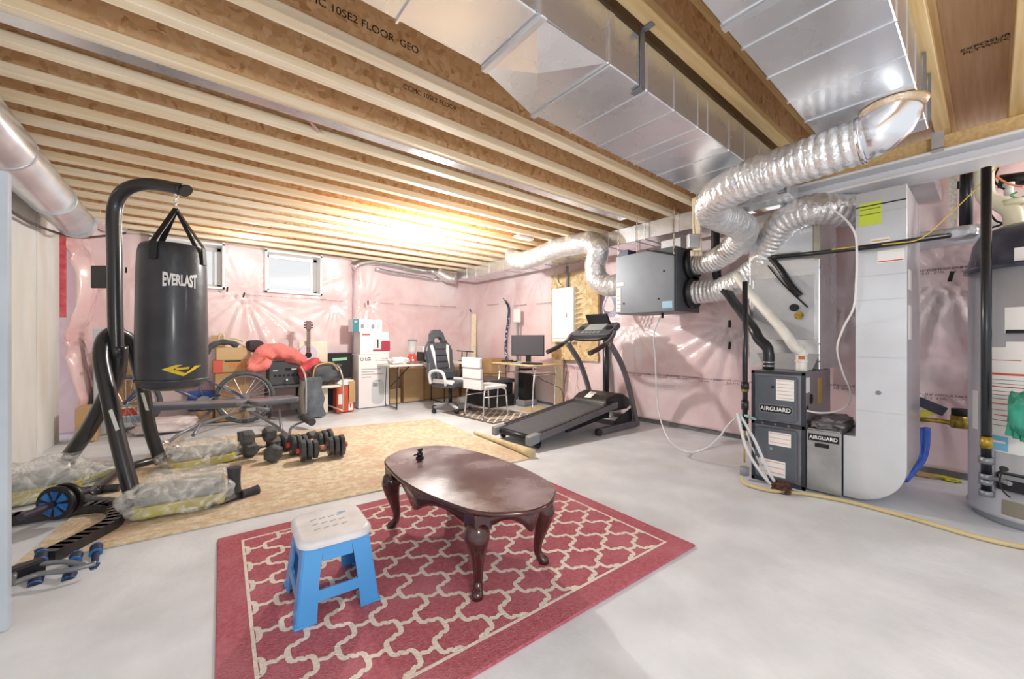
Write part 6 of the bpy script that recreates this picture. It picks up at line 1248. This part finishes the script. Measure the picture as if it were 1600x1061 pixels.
# ------------------------------------------------------------------ water heater
HC = Vector((3.95, -.185, 0)); HR = .283
wh = thing('water_heater', 'large silver-grey water heater with dark cap at the right edge', 'water heater', (HC.x, HC.y, 0))
mb = MB(); mb.lathe([(HR - .02, .004), (HR - .02, .04), (HR + .008, .045), (HR + .008, .07), (HR, .075), (HR, 1.53)], HC, 48); mb.build('tank_body', mat('heater_silver', '#d3d5dc', '#c8cad2', 2, rough=.32, metal=.35, coat=.2), wh)
mb = MB(); mb.lathe([(HR + .02, 1.522), (HR + .02, 1.55), (HR + .004, 1.552), (HR - .02, 1.70), (HR - .05, 1.76), (HR - .12, 1.795), (.0, 1.81)], HC, 48); mb.build('top_cap', mat('cap_navy', '#3a3b4c', rough=.3, coat=.4), wh)
def onheater(px, py, wy, hz, m, nm, t=.001, par=None, seg=8):
    # a curved sticker on the tank, centred where that image ray meets the tank surface
    r_ = ray(px, py); dx, dy = r_[0], r_[1]; A_ = dx * dx + dy * dy; B_ = -2 * (dx * HC.x + dy * HC.y); C_ = HC.x ** 2 + HC.y ** 2 - HR * HR; disc = B_ * B_ - 4 * A_ * C_
    tt = (-B_ - math.sqrt(max(disc, 0))) / (2 * A_); z_ = EYE + r_[2] * tt; a0 = math.atan2(dy * tt - HC.y, dx * tt - HC.x)
    mb = MB(); vs = []
    for k in range(seg + 1):
        a_ = a0 + (k / seg - .5) * wy / HR; vs += [(HC.x + (HR + t) * math.cos(a_), HC.y + (HR + t) * math.sin(a_), z_ - hz / 2), (HC.x + (HR + t) * math.cos(a_), HC.y + (HR + t) * math.sin(a_), z_ + hz / 2)]
    mb.add(vs, [(2 * k, 2 * k + 2, 2 * k + 3, 2 * k + 1) for k in range(seg)], True); mb.build(nm, m, par or wh); return a0, z_
onheater(1568, 625, .19, .62, M_paper, 'label_sheet'); onheater(1590, 500, .10, .15, M_paper, 'label_sheet'); onheater(1524, 640, .05, .24, M_paper, 'label_sheet'); onheater(1590, 545, .09, .08, M_paper, 'label_sheet'); onheater(1567, 570, .12, .06, M_paper, 'label_sheet', .002)
for py, w_, hz in ((585, .17, .012), (605, .17, .006), (632, .17, .006), (650, .10, .005), (563, .12, .004)): onheater(1572, py, w_, hz, M_red, 'red_rule', .0028)
for py in (594, 600, 612, 618, 624, 642, 658, 666): onheater(1572, py, .15, .003, MATS['ink_grey'], 'text_line', .0026)
onheater(1590, 518, .09, .02, M_ink, 'black_rule', .003); onheater(1559, 692, .09, .085, mat('energy_blue', '#7fc2e6', rough=.5), 'blue_label', .003); a0, z_ = onheater(1559, 690, .07, .012, M_inkw, 'label_mark', .004)
onheater(1600, 398, .07, .09, M_paper, 'round_badge', .004)
onheater(1543, 735, .075, .30, mat('heater_plate', '#c1c3ca', rough=.35, metal=.4), 'access_cover', .004)
a0, z_ = onheater(1592, 755, .12, .085, M_ink, 'control_face', .03)
ctl = MB(); q = Vector((HC.x + (HR + .02) * math.cos(a0), HC.y + (HR + .02) * math.sin(a0), z_)); ctl.box(-.025, .03, -.075, .075, -.05, .05, T(*q) @ RZ(a0)); ctl.build('control_box', M_blackp, wh, bevel=.008)
ctl = MB(); ctl.box(.030, .033, -.06, .05, .018, .042, T(*q) @ RZ(a0)); ctl.build('button_strip', M_grey, wh)
mb = MB(); mb.tube([pd(1560, 740, 2.19), pd(1566, 733, 2.17), pd(1562, 752, 2.17), pd(1568, 768, 2.17), pd(1578, 777, 2.17)], .004, 8, 5); mb.build('sensor_lead', M_ink, wh)
mb = MB(); mb.cyl(pd(1567, 732, 2.17), pd(1570, 733, 2.13), .014); mb.build('knob', M_ink, wh)
onheater(1592, 800, .13, .10, mat('burner_view', '#8f8a7c', rough=.6), 'burner_window', .004)
gp = thing('heater_gas_pipe', 'black iron gas pipe with valve running down in front of the water heater', 'pipe', (3.59, .02, .1))
Xg = 3.585; g0 = onx(1541, 262, Xg); gy = g0.y; gz = lambda py: onx(1541, py, Xg).z
mb = MB(); mb.tube([(Xg, gy, gz(262)), (Xg, gy, gz(770))], .0215, 16, 0); mb.build('riser', M_pipe, gp)
mb = MB(); mb.tube([(Xg, gy, gz(700)), (Xg, gy, gz(682))], .026, 14, 0); mb.build('yellow_tape', M_brass, gp)
for py, h2, r_ in ((724, 10, .032), (748, 8, .030), (757, 8, .030), (775, 9, .030)): mb = MB(); mb.tube([(Xg, gy, gz(py)), (Xg, gy, gz(py - h2))], r_, 8, 0); mb.build('fitting', M_greymet, gp)
mb = MB(); mb.tube([(Xg, gy, gz(749)), pd(1556, 748, 2.24), pd(1578, 756, 2.16)], .012, 10, 3); mb.build('flex_connector', M_greymet, gp)
gg = thing('teal_glove', 'teal rubber glove hanging against the water heater at the right edge', 'glove', (3.5, -.15, .6))
q = pd(1600, 645, 2.12); mb = MB(); mb.blob(q, (.07, .05, .11), noise=.3, seed=8); gb = mb.build('palm', mat('teal_rubber', '#2f9a80', '#227a64', 10, rough=.5), gg)
for k in range(5): d_ = Vector((-.02, .02 * (k - 2), 0)); mb = MB(); mb.tube([q + Vector((.0, .02 * (k - 2), -.05)), q + Vector((-.01, .024 * (k - 2), -.10)), q + Vector((-.01, .026 * (k - 2), -.13 - .012 * (2 - abs(k - 2))))], .014, 10, 4); mb.build('finger', MATS['teal_rubber'], gg)
# overhead pipes at the right
cp = thing('cream_flue_pipe', 'cream plastic flue pipe with offset elbows above the water heater', 'pipe', (3.95, -.1, 1.8))
mb = MB(); mb.tube([onx(1538, 230, 4.02), onx(1538, 295, 4.02), onx(1546, 312, 4.0), onx(1562, 318, 3.98), onx(1580, 330, 3.95), onx(1584, 345, 3.95), Vector((3.95, onx(1584, 372, 3.95).y, 1.80))], .044, 20, 4); mb.build('pipe', M_pvc, cp)
q = Vector((3.95, onx(1584, 372, 3.95).y, 0)); 
for z_ in (1.93,): mb = MB(); mb.tube([(q.x, q.y, z_), (q.x, q.y, z_ + .035)], .050, 20, 0); mb.build('coupling', M_pvc, cp)
bp2 = thing('black_drop_pipe', 'short black pipe dropping from the joists between return duct and gas pipe', 'pipe', (4.2, .17, 2.0)); mb = MB(); mb.tube([Vector((4.15, onx(1511, 262, 4.15).y, 2.428)), onx(1509, 355, 4.15)], .032, 16, 0); mb.build('pipe', M_pipe, bp2)
pb_ = thing('perforated_strap', 'pale perforated metal strap holding a small silver boot fitting', 'strap', (4.0, .2, 2.0)); mb = MB(); a_ = onx(1489, 270, 4.02); b_ = onx(1488, 368, 4.02); mb.box(4.018, 4.022, a_.y - .018, a_.y + .018, b_.z, a_.z); mb.build('strap', mat('strap_beige', '#d8d1c4', '#b9b0a2', 50, rough=.5, metal=.3), pb_)
mb = MB(); q = onx(1502, 364, 3.98); mb.blob(q, (.05, .075, .045), noise=.1, seed=3); mb.build('boot', M_galvd, pb_)
dp = thing('horizontal_white_pipe', 'white horizontal pipe along the right wall behind the return duct', 'pipe', (4.45, .1, 1.9)); mb = MB(); mb.tube([(4.50, .75, 1.86), (4.50, -.9, 1.86)], .05, 16, 0); mb.build('pipe', M_beam, dp); mb = MB(); mb.tube([(4.48, .75, 1.93), (4.48, -.9, 1.93)], .02, 12, 0); mb.build('thin_pipe', M_pvcw, dp)
dk2 = thing('dark_horizontal_duct', 'dark pipes crossing near the ceiling above the water heater', 'pipe', (4.4, -.1, 2.3)); mb = MB(); mb.tube([onx(1492, 290, 4.42), onx(1536, 283, 4.42)], .03, 12, 0); mb.build('pipe', M_pipe, dk2); mb = MB(); mb.tube([onx(1560, 284, 4.3), onx(1640, 274, 4.3)], .045, 14, 0); mb.build('thick_pipe', M_pipe, dk2)
mb = MB(); mb.box(4.2, 4.24, -.32, -.06, 2.27, 2.425); tag(mb.build('wood_blocking', M_lumber2, bevel=.003), 'short wooden block under the joists at the upper right edge', 'board')
tee = thing('white_tee_pipe', 'short white vertical pipe stub beside the cream flue', 'pipe', tuple(onx(1576, 300, 4.25))); mb = MB(); mb.tube([onx(1576, 286, 4.25), onx(1576, 305, 4.25)], .022, 14, 0); mb.build('stub', M_pvcw, tee); mb = MB(); mb.tube([onx(1576, 290, 4.25), onx(1576, 286, 4.25)], .027, 14, 0); mb.build('collar', M_pvcw, tee)
wi = thing('loose_wiring', 'tangle of small dark and orange wires beside the cream flue pipe', 'wire', tuple(onx(1555, 280, 4.1)))
for i, P in enumerate(([(1556, 275), (1566, 282), (1578, 288), (1598, 292)], [(1560, 262), (1553, 280), (1560, 290), (1570, 296)], [(1548, 335), (1556, 345), (1566, 350), (1548, 356)], [(1590, 300), (1580, 305), (1592, 310), (1600, 306)])):
    mb = MB(); mb.tube([onx(x, y, 4.12) for x, y in P], .006, 6, 5); mb.build('wire', [mat('wire_orange', '#d98a63', rough=.5), M_ink, M_ink, mat('wire_green', '#57b06a', rough=.5)][i], wi)
# duct piece behind the beam, above the return drop
mb = MB(); mb.box(4.00, 4.60, .25, .80, 2.20, 2.30); tag(mb.build('flat_duct', M_galvd, bevel=.005), 'flat galvanised duct section behind the steel beam above the return duct', 'duct')
# water meter and blue pipe by the wall
wm = thing('water_meter', 'brass water meter on a pipe at the wall beside the water heater', 'water meter', tuple(onx(1500, 655, 4.45)))
mb = MB(); q = onx(1500, 660, 4.42); mb.cyl(q + Vector((0, 0, -.04)), q + Vector((0, 0, .05)), .05, seg=20); mb.build('meter_body', M_brass, wm); mb = MB(); mb.cyl(q + Vector((0, 0, .05)), q + Vector((0, 0, .10)), .045, seg=20); mb.build('register', M_ink, wm)
mb = MB(); mb.tube([onx(1436, 655, 4.42), onx(1470, 658, 4.42), onx(1500, 664, 4.42), onx(1530, 668, 4.42)], .018, 12, 3); mb.build('pipe', M_brass, wm)
mb = MB(); q2 = onx(1452, 645, 4.38); mb.box(-.01, .01, -.07, .07, -.02, .025, T(*q2) @ RX(-.4)); mb.build('yellow_handle', mat('handle_yellow', '#d6cf3f', rough=.5), wm); mb = MB(); q2 = onx(1455, 635, 4.36); mb.box(-.004, .004, -.08, .08, -.035, .035, T(*q2) @ RX(.45)); mb.build('hang_tag', mat('tag_navy', '#30344a', rough=.5), wm)
bl2 = thing('blue_water_pipe', 'bright blue water pipes rising from the floor behind the return duct', 'pipe', tuple(onx(1430, 740, 4.3)))
for P in ([(1448, 668, 4.40), (1447, 695, 4.40), (1440, 720, 4.36), (1414, 750, 4.2)], [(1440, 668, 4.42), (1438, 700, 4.40), (1436, 730, 4.34)]): mb = MB(); mb.tube([onx(*q) for q in P], .022, 12, 5); mb.build('pipe', mat('blue_pipe', '#2d56c4', '#4a78dd', 9, rough=.35), bl2)
lt_ = thing('floor_litter', 'scraps of cardboard and yellow tape on the floor by the wall', 'litter', tuple(onz(1465, 745)))
for (px, py, s_, m) in ((1445, 742, .05, M_card), (1468, 745, .035, MATS['handle_yellow']), (1488, 750, .03, MATS['handle_yellow']), (1500, 740, .06, mat('scrap_blue', '#b9cddf', rough=.6))): q = onz(px, py, .012); mb = MB(); mb.blob(q, (s_, s_ * 1.4, .012), noise=.5, seed=int(px), flat=True); mb.build('scrap', m, lt_)
wk = thing('wooden_strip', 'cream wooden strip with conduit box hanging beside the ventilator', 'board', tuple(pd(1090, 370, 3.75)))
a_ = pd(1088, 308, 3.72); b_ = pd(1090, 398, 3.72); mb = MB(); mb.bar(a_, b_, .075, .03, up=(1, 0, 0)); mb.build('strip', M_lumber, wk, bevel=.003); mb = MB(); q = pd(1083, 378, 3.68); mb.box(-.05, .05, -.03, .03, -.06, .07, T(*q) @ RZ(-YAW)); mb.build('switch_box', M_galvd, wk, bevel=.005)
mb = MB(); mb.tube([a_ + Vector((-.03, -.03, .05)), pd(1084, 340, 3.66), pd(1086, 365, 3.64)], .007, 6, 4); mb.build('cable', M_cr, wk)
for i in range(3): mb = MB(); q = pd(1082 + i * 6, 400, 3.66); mb.cyl(q, q + Vector((0, 0, .05)), .018); mb.build('connector', M_cr, wk)
